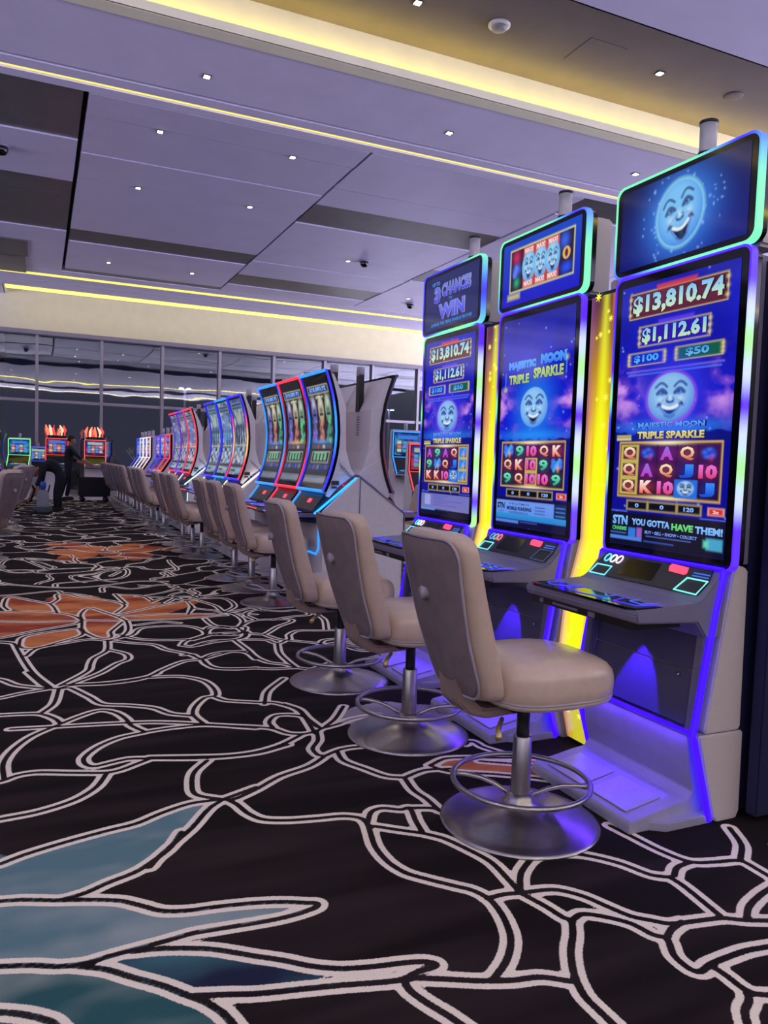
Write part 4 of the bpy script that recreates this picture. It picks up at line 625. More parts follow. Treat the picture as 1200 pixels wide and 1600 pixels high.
def main_art(kind, parent):
    im = Img(150, 268, MH/MW, (22,28,170), (24,12,190)); tx = []
    if kind in (1, 3):
        night_sky(im, .545, kind)
        plate(im, .09, .035, .91, .125, (92,28,52)); tx.append(('$13,810.74', .115, .042, .885, .121, (120,190,240), (210,235,180), (40,16,40), .045))
        im.rect(.33, .018, .67, .034, (200,60,70), soft=.02); plate(im, .19, .165, .79, .235, (46,26,170)); im.rect(.36, .148, .66, .16, (90,60,240), soft=.02)
        tx.append(('$1,112.61', .215, .168, .765, .234, (120,190,245), (205,235,170), (20,12,90), .045))
        plate(im, .10, .262, .43, .305, (24,40,190)); plate(im, .53, .262, .90, .305, (16,92,66))
        tx.append(('$100', .15, .268, .38, .299, (60,150,250), (90,180,255), (16,20,120), .04)); tx.append(('$50', .61, .268, .80, .299, (60,140,230), (110,190,230), (8,40,60), .04))
        im.rect(.08, .327, .92, .333, (120,110,230), .8); im.rect(.10, .340, .90, .346, (90,120,240), .8)
        im.glow(.5, .445, .24, .24, (70,70,250), .8); im.ell(.5, .44, .222, .175, (150,90,230), .7, .02); im.moon(.5, .438, .2, .157, .9, 0, (20,50,150), (140,190,235), (40,100,220))
        tx.append(('MAJESTIC MOON', .22, .527, .80, .552, (110,170,250), (60,110,235), (16,20,110), .04)); tx.append(('TRIPLE SPARKLE', .22, .560, .80, .588, (235,225,150), (190,170,90), (20,30,70), .045))
        im.rect(.02, .572, .16, .582, (180,170,90)); im.rect(.02, .584, .16, .592, (220,210,170))
        rw = ['Q f A Q f', 'Q A Q J 10', 'Q K 10 m J'] if kind == 1 else ['A 9 A Q d', '9 d Q J d', 'K K 10 m d']
        reels(im, tx, .61, .80, [r.split() for r in rw], (0, 0) if kind == 1 else (4, 0)); meters(im, tx, .842)
        im.rect(.0, .872, 1, 1, (14,14,40)); im.rect(0, .866, .16, .870, (90,110,240)); im.rect(.8, .868, 1, .871, (90,110,240))
        if kind == 1:
            tx.append(('STN', .02, .885, .17, .922, (130,190,250), (100,160,245), None, .05)); tx.append(('CHARMS', .02, .928, .165, .944, (100,210,120), (70,190,100), None, .04))
            tx.append(('YOU GOTTA', .21, .892, .56, .918, (140,195,250), (110,165,245), None, .05)); tx.append(('HAVE', .575, .896, .755, .921, (120,220,130), (90,200,110), None, .05)); tx.append(('THEM!', .77, .896, .985, .923, (140,195,250), (110,165,245), None, .05))
            tx.append(('BUY • SELL • SHOW • COLLECT', .34, .934, .79, .946, (130,170,250), (110,150,240), None, .03)); im.rect(.35, .953, .74, .956, (90,110,200)); im.rect(.0, .952, .16, .956, (80,110,210))
            im.rect(.18, .93, .25, .965, (50,120,220), soft=.01); im.rect(.26, .927, .31, .965, (150,90,190), soft=.01); im.rect(.86, .934, .985, .975, (70,160,200), soft=.012); im.rect(.84, .944, .88, .966, (100,210,180), soft=.02)
            im.rect(0, .965, .31, .978, (80,130,225)); im.rect(.33, .972, .6, .977, (50,80,170))
        else:
            im.grad(0, .878, 1, .968, (110,112,190), (120,116,180)); im.rect(.08, .885, .21, .945, (150,160,220)); 
            for k in range(5): im.rect(.27, .888+.013*k, .27+[.3,.24,.6,.3,.5][k], .892+.013*k, (80,90,180))
            im.rect(0, .962, .31, .975, (90,140,225)); im.rect(.33, .965, .6, .97, (60,80,160))
    else:
        im = Img(150, 268, MH/MW, (34,34,110), (24,12,150)); im.grad(0, 0, 1, .3, (30,34,150), (14,10,190)); im.grad(0, .3, 1, .62, (14,14,190), (16,20,200)); night_sky(im, .56, 2)
        tx.append(('MAJESTIC', .12, .205, .50, .25, (90,150,245), (60,110,235), (40,190,250), .05)); tx.append(('MOON', .58, .19, .90, .235, (90,150,245), (60,110,235), (40,190,250), .05))
        tx.append(('TRIPLE', .12, .268, .42, .312, (190,215,130), (150,180,110), (20,40,90), .05)); tx.append(('SPARKLE', .48, .248, .88, .298, (190,215,130), (150,180,110), (20,40,90), .05))
        im.rect(.06, .255, .075, .33, (60,120,240)); im.rect(.905, .225, .92, .29, (60,120,240)); im.glow(.07, .335, .025, .02, (190,190,140)); im.glow(.91, .222, .025, .02, (190,190,140))
        im.glow(.5, .435, .23, .25, (40,140,255), .85); im.moon(.5, .43, .19, .165, 1.0, 0, (20,50,150), (140,195,240), (50,120,225))
        rw = ['d 9 10 Q K', 'Q K 10 9 d', '9 Q 10 10 9']; reels(im, tx, .60, .795, [r.split() for r in rw], (2, 1)); meters(im, tx, .835)
        im.rect(0, .858, 1, 1, (16,14,60)); im.grad(0, .872, .84, .955, (110,150,235), (90,140,230)); im.rect(.84, .872, 1, .955, (20,40,90)); im.grad(0, .935, 1, .962, (40,150,210), (50,120,210))
        tx.append(('STN', .02, .885, .135, .915, (20,30,80), (20,30,80), None, .05)); tx.append(('CASH', .035, .922, .12, .933, (40,110,190), (40,110,190), None, .03))
        tx.append(('THE ULTIMATE', .20, .882, .5, .892, (40,60,130), (40,60,130), None, .01)); tx.append(('MOBILE FUNDING', .17, .900, .535, .918, (20,30,90), (20,30,90), None, .05)); tx.append(('EXPERIENCE', .21, .924, .49, .935, (40,70,150), (40,70,150), None, .01))
        for k in range(3): im.rect(.58, .893+.014*k, .72, .897+.014*k, (50,70,150)); im.rect(.86, .885+.018*k, .98, .89+.018*k, (70,130,210))
        im.rect(0, .966, .35, .98, (80,130,220)); im.rect(.37, .968, .62, .973, (60,80,170))
    return im, tx
TW, TH = .66, .33
def top_art(kind):
    im = Img(150, 76, TH/TW, (26,30,84), (14,20,120)); tx = []
    if kind == 1:
        im.a = im.a*(.8+.4*im.V[..., None]); im.over(np.exp(-((im.U-.6)/.5)**2-((im.V-1)/.7)**2)*.7, (10,30,170))
        im.a = im.a*.6; im.glow(.5, .5, .25, .24, (30,60,215), .8); im.glow(.5, .5, .225, .21, (70,160,250), .9); 
        q = random.Random(5)
        for _ in range(70): a = q.uniform(0, 6.28); d = q.uniform(.9, 1.9); im.glow(.5+.2*d*math.cos(a)*.9, .5+.42*d*math.sin(a)*.75, .006*q.uniform(.5,1.6), .006*q.uniform(.5,1.6), (130,180,255), .8)
        im.ell(.5, .5, .192, .205, (150,225,235), .8, .03); im.moon(.5, .5, .178, .19, 1.25, -.2, (30,50,110), (120,190,240), (30,110,220))
    elif kind == 2:
        im.grad(0, 0, 1, 1, (20,70,190), (16,12,190)); im.rect(.10, .11, .93, .80, (190,190,140)); im.rect(.115, .14, .915, .77, (34,14,44))
        for i in range(3):
            cx = .36+.155*i; im.rect(cx-.077, .14, cx+.077, .77, (190,70,60)); im.rect(cx-.077, .3, cx+.077, .36, (110,50,80))
            for yy in (.19, .70): im.rect(cx-.06, yy-.02, cx+.06, yy+.07, (230,150,150), .6, .02); tx.append(('MAXI', cx-.055, yy-.03, cx+.055, yy+.05, (250,225,225), (240,200,200), (150,40,50), .05))
        for i in range(3): cx = .36+.155*i; im.ell(cx, .45, .088, .118, (110,200,235), .9, .012); im.moon(cx, .45, .08, .11, 1.2, 0, (20,50,120), (150,205,240), (50,120,220))
        im.glow(.19, .25, .05, .05, (190,40,90), 1); im.glow(.2, .45, .05, .04, (60,110,230), 1); im.glow(.2, .65, .035, .035, (30,170,120), 1); im.stroke([(.19,.42),(.17,.52)], .03, (90,120,240))
        im.glow(.81, .27, .05, .06, (50,100,230), 1); im.ell(.835, .46, .045, .045, (230,180,90)); im.ell(.835, .46, .02, .03, (90,40,40)); im.glow(.84, .67, .06, .04, (30,80,240), 1)
        im.rect(.08, .82, .25, .9, (190,180,120), soft=.03)
    else:
        im.a = im.a*0+lin((34,40,96)); tx += [('UP TO', .13, .10, .28, .17, (70,150,220), (70,150,220), None, .03), ('3', .17, .20, .30, .50, (110,120,210), (70,60,220), (150,160,190), .05), ('CHANCES', .33, .17, .86, .42, (120,130,215), (60,50,220), (150,160,190), .04, ),
            ('TO', .46, .46, .53, .51, (70,150,220), (70,150,220), None, .03), ('WIN', .27, .545, .76, .83, (110,120,230), (70,60,225), (150,160,190), .05), ('DURING THE TRIPLE SPARKLE FEATURE', .13, .88, .90, .94, (60,140,215), (60,140,215), None, .03)]
    return im, tx

MINT, BLU, PUR, WHT, LIM = (120,245,185), (50,50,255), (80,10,255), (200,215,255), (165,235,150)
def pal(seq, t):
    t = (t % 1)*len(seq); i = int(t); f = t-i; f = f*f*(3-2*f); a = lin(seq[i]); b = lin(seq[(i+1) % len(seq)]); return tuple(a*(1-f)+b*f)
def led_ring(mb, w, h, r, zc, x, seq, phase=0.0, depth=.016, thick=.007):
    O = rrect(w, h, r, 5, 60); P = [(x, a, zc+b) for a, b in O]; n = len(P); cols_ = [pal(seq, i/n+phase) for i in range(n)]
    vs = []; fs = []; cc = []
    for k, (dx, e) in enumerate(((-depth, -.001), (-depth, thick), (depth, thick), (depth, -.001))):
        O2 = rrect(w+2*e, h+2*e, r+e, 5, 60)
        if len(O2) != n: O2 = [(a*(w+2*e)/w, b*(h+2*e)/h) for a, b in O]
        for i, (a, b) in enumerate(O2): vs.append((x+dx, a, zc+b)); cc.append(cols_[i])
    for k in range(4):
        for i in range(n): j = (i+1) % n; k2 = (k+1) % 4; fs.append((k*n+i, k*n+j, k2*n+j, k2*n+i))
    return mb.add(vs, fs, 0, False, cc)

# ------------------------------------------------------------------ tall two-screen machines
def slab(w, h, r, zc, x0, x1, mi=0):
    """rounded rectangular slab standing in the y-z plane"""
    O = rrect(w, h, r, 5, 14); n = len(O); vs = [(x0, a, zc+b) for a, b in O]+[(x1, a, zc+b) for a, b in O]
    fs = [tuple(range(n))[::-1], tuple(range(n, 2*n))]+[(i, (i+1) % n, n+(i+1) % n, n+i) for i in range(n)]
    m = MB(); m.add(vs, fs, mi); return m
m_knee = M('knee_door_metal', (92,90,124), .5, .1, .04, 20)
def tall_machine(x, y, rz, kind, label, deco):
    t = thing('slot_machine', (x, y, 0), rz, label, 'slot machine', 'tall two-screen slot machines')
    HW = .34
    body = MB(); body.prism([(.01,.955),(.035,.975),(.085,.95),(.095,.36),(.085,.345),(-.085,.345),(-.088,.37),(.005,.93)], -HW, HW, b=.006)
    body.build('body', m_cab, t)
    MB().box(.03, .14, -.325, .325, .97, 2.10).build('display_column', m_grey, t)
    MB().box(.094, .6, -.33, .33, .03, 2.08).build('rear_cabinet', m_navy, t) if deco else None
    lb = MB(); lb.prism([(-.115,.34),(.11,.34),(.115,.03),(.10,.0),(.0,.0),(-.02,.02)], -HW, HW, b=.006); lb.build('base_cabinet', m_cab, t)
    MB().box(-.12, .10, -.33, .33, .338, .348).build('waist_gap', m_grey, t)
    # sloping footrest with a raised kick plate
    ft = MB(); ft.prism([(-.13,.335),(-.11,.20),(-.085,.115),(-.11,.085),(-.17,.078),(-.375,.042),(-.385,.03),(-.385,.0),(-.02,.0),(-.02,.335)], -.30, .30, b=.003)
    ft.plan([(-.02,-.335),(-.24,-.335),(-.372,-.245),(-.372,.30),(-.34,.335),(-.02,.335)], .0, .035, b=.004); ft.build('footrest', m_foot, t)
    tp = MB(); tp.prism([(-.345,.0495),(-.18,.079),(-.18,.083),(-.345,.0535)], -.235, -.02, b=.001); tp.prism([(-.345,.0495),(-.18,.079),(-.18,.083),(-.345,.0535)], .02, .235, b=.001); tp.build('tread_plate', M('tread_metal', (186,186,208), .35, .3), t)
    # knee panel with its two doors
    MB().prism([(-.135,.352),(-.115,.345),(-.02,.93),(-.03,.93),(-.075,.80),(-.10,.70)], -.325, -.285, b=.004).build('side_wing', m_grey, t)
    MB().prism([(-.135,.352),(-.115,.345),(-.02,.93),(-.03,.93),(-.075,.80),(-.10,.70)], .285, .325, b=.004).build('side_wing', m_grey, t)
    MB().prism([(-.122,.365),(-.112,.365),(-.07,.555),(-.08,.557)], -.286, .286, b=.001).build('lower_door', m_knee, t)
    d = MB().prism([(-.079,.562),(-.069,.56),(-.045,.80),(-.055,.80)], -.286, .286, b=.001).build('upper_door', m_knee, t)
    MB().tube([(-.083,-.20,.535),(-.096,-.20,.535)], .008, 10).build('lock', m_chrome, t)
    # console
    con = MB(); con.prism([(-.03,.948),(-.115,.852),(-.145,.835),(-.43,.815),(-.435,.80),(-.425,.772),(-.15,.762),(-.10,.70),(-.03,.70)], -.333, .333, b=.006); con.build('console_housing', m_grey, t)
    def dk(u, v, d=0):   # point on the sloping black deck, u along -y, v down
        nx, nz = -.745, .667; x = -.032-.086*v; z = .95-.096*v; return (x+nx*d, .305-.61*u, z+nz*d)
    dm = MB(); q = [(0.03,0),(.97,0),(1.0,.5),(.98,1.0),(.02,1.0),(0,.5)]
    n = len(q); dm.add([dk(u, v, .004) for u, v in q]+[dk(u, v, -.004) for u, v in q], [tuple(range(n))[::-1], tuple(range(n, 2*n))]+[(i, (i+1) % n, n+(i+1) % n, n+i) for i in range(n)]); deck = dm.build('deck_panel', M('deck_black', (40,42,56), .3), t)
    dm = MB(); dm.add([dk(u, v, .0055) for u, v in ((.27,.18),(.57,.18),(.58,.85),(.25,.85))], [(3,2,1,0)]); dm.build('card_display', m_gloss, deck)
    def quadring(mb, c, col):
        P = [dk(u, v, .007) for u, v in c]; mb.tube(P, .0032, 6, True, cols=[tuple(lin(col))]*4)
    sl = MB(); quadring(sl, ((.02,.62),(.17,.62),(.16,1.0),(-.0,1.0)), (120,240,255)); s_ = sl.build('ticket_slot_light', m_led, t)
    sl = MB(); quadring(sl, ((.84,.50),(1.0,.50),(.98,1.0),(.80,.98)), (130,255,240) if deco != 2 else (40,60,90)); sl.build('bill_slot_light', m_led, t)
    bt = MB(); bt.add([dk(u, v, .0065) for u, v in ((.655,.10),(.80,.14),(.815,.36),(.80,.42),(.665,.38),(.645,.20))], [(5,4,3,2,1,0)]); bt.build('service_button', ME('service_red', (255,70,100), 1.5), t)
    ic = MB()
    for k, c in enumerate(((90,220,255), (235,245,255), (255,225,235)) if deco != 2 else ((60,150,250),(150,160,170),(230,120,140))):
        cu, cv = .075+.06*k, .30; N_ = 14; P = [dk(cu+.024*math.cos(a), cv+.15*math.sin(a), .007) for a in [2*math.pi*i/N_ for i in range(N_)]]; ic.tube(P, .0035, 6, True, cols=[tuple(lin(c))]*N_)
    ic.build('payment_icons', m_led, t)
    tl = MB()
    for k in range(2): tl.add([dk(u, v, .0062) for u, v in ((.86,.26+.1*k),(.99,.26+.1*k),(.99,.31+.1*k),(.86,.31+.1*k))], [(3,2,1,0)])
    tl.build('slot_caption', ME('caption_blue', (70,110,220), .8), t)
    # play shelf: glossy glass with drawn outlines
    sh = MB(); sh.plan([(-.150,-.325),(-.30,-.325),(-.415,-.305),(-.432,-.27),(-.432,.28),(-.415,.315),(-.15,.325)], .815, .824, b=.002); sh.build('shelf_glass', m_gloss, t)
    ol = MB()
    def outl(P, c): ol.tube([(a, b, .8255) for a, b in P], .0018, 5, True, cols=[tuple(lin(c))]*len(P))
    outl([(-.18,.20),(-.22,.28),(-.36,.28),(-.385,.22),(-.34,.17),(-.22,.17)], (60,60,240)); outl([(-.19,.12),(-.37,.14),(-.40,.02),(-.38,-.08),(-.19,-.05)], (50,70,235)); outl([(-.18,-.10),(-.30,-.12),(-.39,-.16),(-.38,-.27),(-.26,-.29),(-.18,-.22)], (70,40,240)); outl([(-.23,-.16),(-.33,-.18),(-.34,-.25),(-.26,-.26)], (60,90,240))
    ol.build('touch_outline', m_led, t)
    us = MB(); us.box(-.42, -.20, -.30, .30, .745, .772); us.build('under_shelf_box', m_blk, t)
    po = MB(); po.bbox(-.4235, -.419, -.10, -.06, .748, .768, .002); po.bbox(-.4235, -.419, .0, .16, .754, .764, .002); po.bbox(-.4235, -.419, .22, .245, .75, .768, .002); po.build('usb_ports', m_grey, t)
    # edge light strips
    ed = MB(); c1 = tuple(lin((44,0,255)))
    for sy in (-1, 1):
        yy = sy*.332; ed.tube([(-.03,yy,.95),(-.062,yy,.80),(-.092,yy,.62),(-.135,yy,.36),(-.14,yy,.345),(-.13,yy,.325),(-.075,yy,.15),(-.032,yy,.01)], 0, 8, shape=(.014,.011), cols=[c1]*8, up=(0,1,0))
    ed.tube([(-.137,-.33,.35),(-.137,.33,.35)], 0, 8, shape=(.011,.007), cols=[c1]*2); ed.tube([(-.034,-.33,.952),(-.034,.33,.952)], 0, 8, shape=(.010,.008), cols=[c1]*2)
    ed.build('edge_light', m_edge, t)
    # displays
    b = slab(.690, 1.170, .035, 1.535, -.012, .05).build('main_display', m_gloss, t)
    im, tx = main_art(kind, t)
    art('screen', b, im, tx, lambda u, v, d: (-.0135-d, MW/2-MW*u, 2.085-MH*v), m_screen)
    lr = MB(); led_ring(lr, .694, 1.174, .037, 1.535, .0, ([PUR]*6 if kind < 3 else [MINT, LIM, MINT, MINT, LIM, MINT])+[PUR, PUR, WHT, LIM, WHT, PUR, WHT, LIM, WHT, PUR]+([PUR]*6 if kind < 3 else [LIM, WHT, MINT, LIM, MINT, WHT])+[PUR, BLU, BLU, LIM, PUR, BLU, MINT, PUR, BLU, PUR]); lr.build('light_frame', m_led, b)
    b = slab(.720, .372, .04, 2.325, -.018, .045).build('top_display', m_gloss, t)
    im, tx = top_art(kind)
    art('screen', b, im, tx, lambda u, v, d: (-.0195-d, TW/2-TW*u, 2.325+TH/2-TH*v), m_screen)
    lr = MB(); led_ring(lr, .724, .376, .042, 2.325, -.005, [MINT, MINT, MINT, BLU, MINT, MINT, MINT, BLU] if kind < 3 else [BLU, BLU, BLU, MINT, BLU, MINT, MINT, BLU], .06); lr.build('light_frame', m_led, b)
    MB().bbox(.045, .16, -.335, .335, 2.13, 2.49, .012).build('top_housing', m_cab, t)
    cn = MB().lathe([(.034,2.49),(.034,2.60),(.037,2.602),(.037,2.612),(.034,2.614),(.034,2.72),(.037,2.722),(.037,2.735)], 20, .17, .06).build('signal_candle', M('candle_plastic', (190,186,200), .25, 0, .02, 10, coat=.5), t)
    MB().lathe([(.0375,2.602),(.0375,2.612)], 20, .17, .06).build('candle_ring', m_blk, cn); MB().lathe([(.0375,2.723),(.0375,2.736)], 20, .17, .06).build('candle_cap', m_blk, cn)
    # blue lamp under the shelf that washes the knee panel
    ld = bpy.data.lights.new('under_shelf_lamp', 'SPOT'); ld.energy = 24; ld.color = (.10, .02, 1); ld.spot_size = R_(44); ld.spot_blend = .12; ld.shadow_soft_size = .01
    lo = bpy.data.objects.new('under_shelf_lamp', ld); COL.objects.link(lo); lo.parent = t; lo.location = (-.160, .0, .735)
    lo.rotation_euler = Vector((.13, 0, -1)).to_track_quat('-Z', 'Y').to_euler()
    la = bpy.data.lights.new('waist_lamp', 'AREA'); la.energy = .9; la.color = (.16, .05, 1); la.shape = 'RECTANGLE'; la.size = .60; la.size_y = .02
    lo = bpy.data.objects.new('waist_lamp', la); COL.objects.link(lo); lo.parent = t; lo.location = (-.150, 0, .335); lo.rotation_euler = Vector((-.25, 0, -1)).to_track_quat('-Z', 'Y').to_euler()
    return t
tall_machine(2.32, 2.365, 0, 1, 'nearest tall slot machine, full moon face on its top screen', 1)
tall_machine(2.32, 3.30, 0, 2, 'middle tall slot machine with three moons on its top screen', 2)
tall_machine(2.32, 4.215, 0, 3, 'left tall slot machine with a top sign about three chances to win', 1)
# lit yellow fillers between them
def filler(y, label):
    t = thing('illuminated_side_panel', (2.352, y, 0), 0, label, 'light panel', 'yellow light panels between the tall machines')
    prof = [(.0,2.10),(.0,.98),(-.03,.86),(-.075,.70),(-.10,.42),(-.10,.35),(-.06,.18),(-.02,.02)]
    MB().prism([(a+.012, z) for a, z in prof]+[(.12,.02),(.12,2.12),(.012,2.12)], -.110, .110).build('panel_housing', m_navy, t)
    im = Img(34, 260, 9, (90,48,34), (150,110,40)); v = im.V; u = im.U
    n = im.noise(9, 5, int(y*10)); k = np.clip((v-.02)/.42, 0, 1)
    core = np.exp(-((u-.50)/(.10+.26*k))**2)
    im.over(.9*k, (250,150,15)); im.over(core*(.55+.45*np.clip(v*3, 0, 1)), (236,240,30)); im.over(np.clip((v-.22)*4, 0, 1)*np.exp(-((u-.5)/.33)**2)*.95, (236,246,20))
    im.over(np.clip((n-.52)*4, 0, 1)*np.exp(-((u-.5)/.5)**-2)*.0+np.clip((n-.5)*3, 0, 1)*.5*(np.abs(u-.5) > .22), (225,130,20))
    im.over(np.exp(-((u-.04)/.03)**2)*.6, (90,60,160)); im.over(np.clip((v-.78)/.1, 0, 1)*.55, (150,105,60))
    q = random.Random(int(y*100)); tx = []; vs = []
    S = [0]; 
    for a, b in zip(prof[:-1], prof[1:]): S.append(S[-1]+math.hypot(b[0]-a[0], b[1]-a[1]))
    def fn(uu, vv, d):
        s = vv*S[-1]; i = 0
        while i < len(S)-2 and S[i+1] < s: i += 1
        f = (s-S[i])/(S[i+1]-S[i]); x = prof[i][0]+(prof[i+1][0]-prof[i][0])*f; z = prof[i][1]+(prof[i+1][1]-prof[i][1])*f; return (x-d-.001, .102-.204*uu, z)
    st = MB()
    for _ in range(26):
        uu, vv, r = q.uniform(.1,.9), q.uniform(.01,.98)**1.5, q.uniform(.011,.026); c = fn(uu, vv, .002); P = [c]; N_ = 14
        for i in range(N_): a = 2*math.pi*i/N_; rr_ = r*(1 if i % 2 == 0 else .36); P.append((c[0], c[1]+rr_*math.cos(a), c[2]+rr_*math.sin(a)))
        st.add(P, [(0, 1+(i+1) % N_, 1+i) for i in range(N_)], 0, False, tuple(lin((245,235,70))))
    art('light_panel', t, im, tx, fn, MC('yellow_panel_light', 1.15, .15), st)
filler(2.832, 'glowing yellow panel with stars between the nearest and the middle tall machine')
filler(3.757, 'glowing yellow panel with stars between the middle and the left tall machine')
tag(MB().bbox(2.44, 3.1, 1.955, 2.005, .03, 2.09, .004).build('bank_end_panel', m_navy), 'dark navy end panel behind the nearest tall machine at the right edge', 'panel')
# the bank standing back to back with it: only its sign housings rise above
for y, lb in ((3.35, 'plain beige housing of the machine behind the yellow panel, seen above it'), (4.45, 'beige back of a machine standing behind the left tall machine')):
    t = thing('rear_machine', (3.35, y, 0), 0, lb, 'slot machine', 'machines on the far side of the tall bank')
    MB().bbox(-.28, -.14, -.33, .33, 2.05, 2.42, .012).build('top_housing', m_cab, t); MB().box(-.24, -.05, -.3, .3, 0, 2.05).build('body', m_navy, t); MB().bbox(-.14, -.08, -.36, .36, 2.03, 2.44, .02).build('top_display', m_gloss, t)

# curved machines
m_bright = MC('bright_led_blade', 2.2, .3, .05)
FC = [(2.11,-.045),(2.0,-.005),(1.86,.035),(1.70,.060),(1.55,.070),(1.40,.062),(1.26,.035),(1.14,.000),(1.03,-.045)]
def fcx(z):
    for (z0, x0), (z1, x1) in zip(FC[:-1], FC[1:]):
        if z <= z0 and z >= z1-1e-6:
            f = (z0-z)/(z0-z1); return x0+(x1-x0)*f
    return FC[0][1] if z > FC[0][0] else FC[-1][1]
def cart_tokens(im, x0, x1, y0, y1, c, seed):
    q = random.Random(seed)
    for _ in range(34): im.glow(q.uniform(x0, x1), q.uniform(y0, y1), .03, .03, tuple(min(255, v*q.uniform(.6,1.5)) for v in c), .9)
def curved_art(kind, seed=0):
    im = Img(52, 96, 1.62, (26,24,40), (60,60,74)); tx = []
    if kind == 'tokens':
        im.grad(0, 0, 1, .06, (14,14,22), (20,20,30)); im.rect(.03, .07, .97, .15, (190,180,150)); im.rect(.05, .08, .95, .14, (20,40,110)); tx.append(('$18,883.92', .12, .087, .88, .133, (140,190,250), (90,140,240), None, .04))
        im.rect(.22, .16, .78, .20, (60,60,50)); tx.append(('$998.41', .34, .167, .66, .194, (210,220,170), (180,190,140), None, .04)); im.rect(.04, .165, .18, .2, (90,110,90)); im.rect(.82, .165, .96, .2, (90,110,90))
        for x, c in ((.18, (90,80,200)), (.5, (200,180,130)), (.82, (120,180,140))):
            im.ell(x, .29, .13, .20, c, .9, .03); im.glow(x, .24, .07, .10, (235,235,220), .7); im.glow(x, .30, .06, .05, (60,50,80), .8); im.stroke([(x-.06,.34),(x+.06,.34)], .02, (40,40,70))
        cart_tokens(im, .08, .26, .40, .60, (110,90,230), seed+1); cart_tokens(im, .40, .58, .40, .60, (220,110,90), seed+2); cart_tokens(im, .74, .92, .38, .60, (60,180,130), seed+3)
        g = (40,150,250) if seed % 2 == 0 else (240,180,90); im.glow(.5, .60, .4, .03, g, .9); im.rect(.04, .62, .96, .665, (80,90,120)); im.rect(.3,.63,.4,.66,(180,70,80)); im.rect(.55,.63,.66,.66,(200,190,170))
        im.rect(.10, .69, .90, .80, (170,170,150)); im.rect(.13, .70, .87, .79, (24,30,34)); 
        for k in range(4): im.rect(.20+.16*k, .715, .30+.16*k, .775, (100,200,140))
        im.rect(.20, .702, .78, .712, (150,210,150))
        for k in range(5): im.rect(.06+.18*k, .82, .19+.18*k, .86, ((40,60,160), (60,70,190), (90,120,170))[(k+seed) % 3])
        im.rect(0, .89, 1, .92, (54,52,64)); im.grad(.02, .925, .98, .985, (130,140,160), (120,130,155))
        for k in range(3): im.rect(.06, .935+.014*k, .7-.1*k, .939+.014*k, (90,100,130))
    else:
        im.grad(0, 0, 1, 1, (60,90,150), (90,120,160)); n = im.noise(7, 14, seed); im.over(np.clip((n-.5)*4, 0, 1)*.8, (190,215,220)); im.over(np.clip((.45-n)*4, 0, 1)*.7, (30,50,140))
        im.rect(.05, .05, .95, .14, (120,140,170)); im.rect(.08, .06, .92, .09, (40,60,120)); im.rect(.08, .10, .92, .13, (60,70,110))
        im.ell(.5, .25, .25, .14, (170,180,150) if seed % 2 else (100,130,200), .8, .05)
        for k in range(4): im.stroke([(.2+.2*k, .36), (.15+.22*k, .55)], .07, (50,40,70) if seed % 2 else (60,130,230), .85)
        im.rect(.0, .60, 1, .615, (200,190,120))
        for j in range(4):
            for i in range(4): im.rect(.08+.22*i, .64+.055*j, .24+.22*i, .68+.055*j, ((150,190,220),(90,140,200),(200,200,170),(40,60,120))[(i*3+j+seed) % 4])
        im.rect(0, .86, 1, .90, (70,50,60)); im.rect(.05, .91, .95, .98, (120,170,190)); im.rect(.1, .93, .5, .96, (50,80,90))
    g_ = im.a.mean(-1, keepdims=True); im.a = (im.a*.72+g_*.28)*.85
    return im, tx
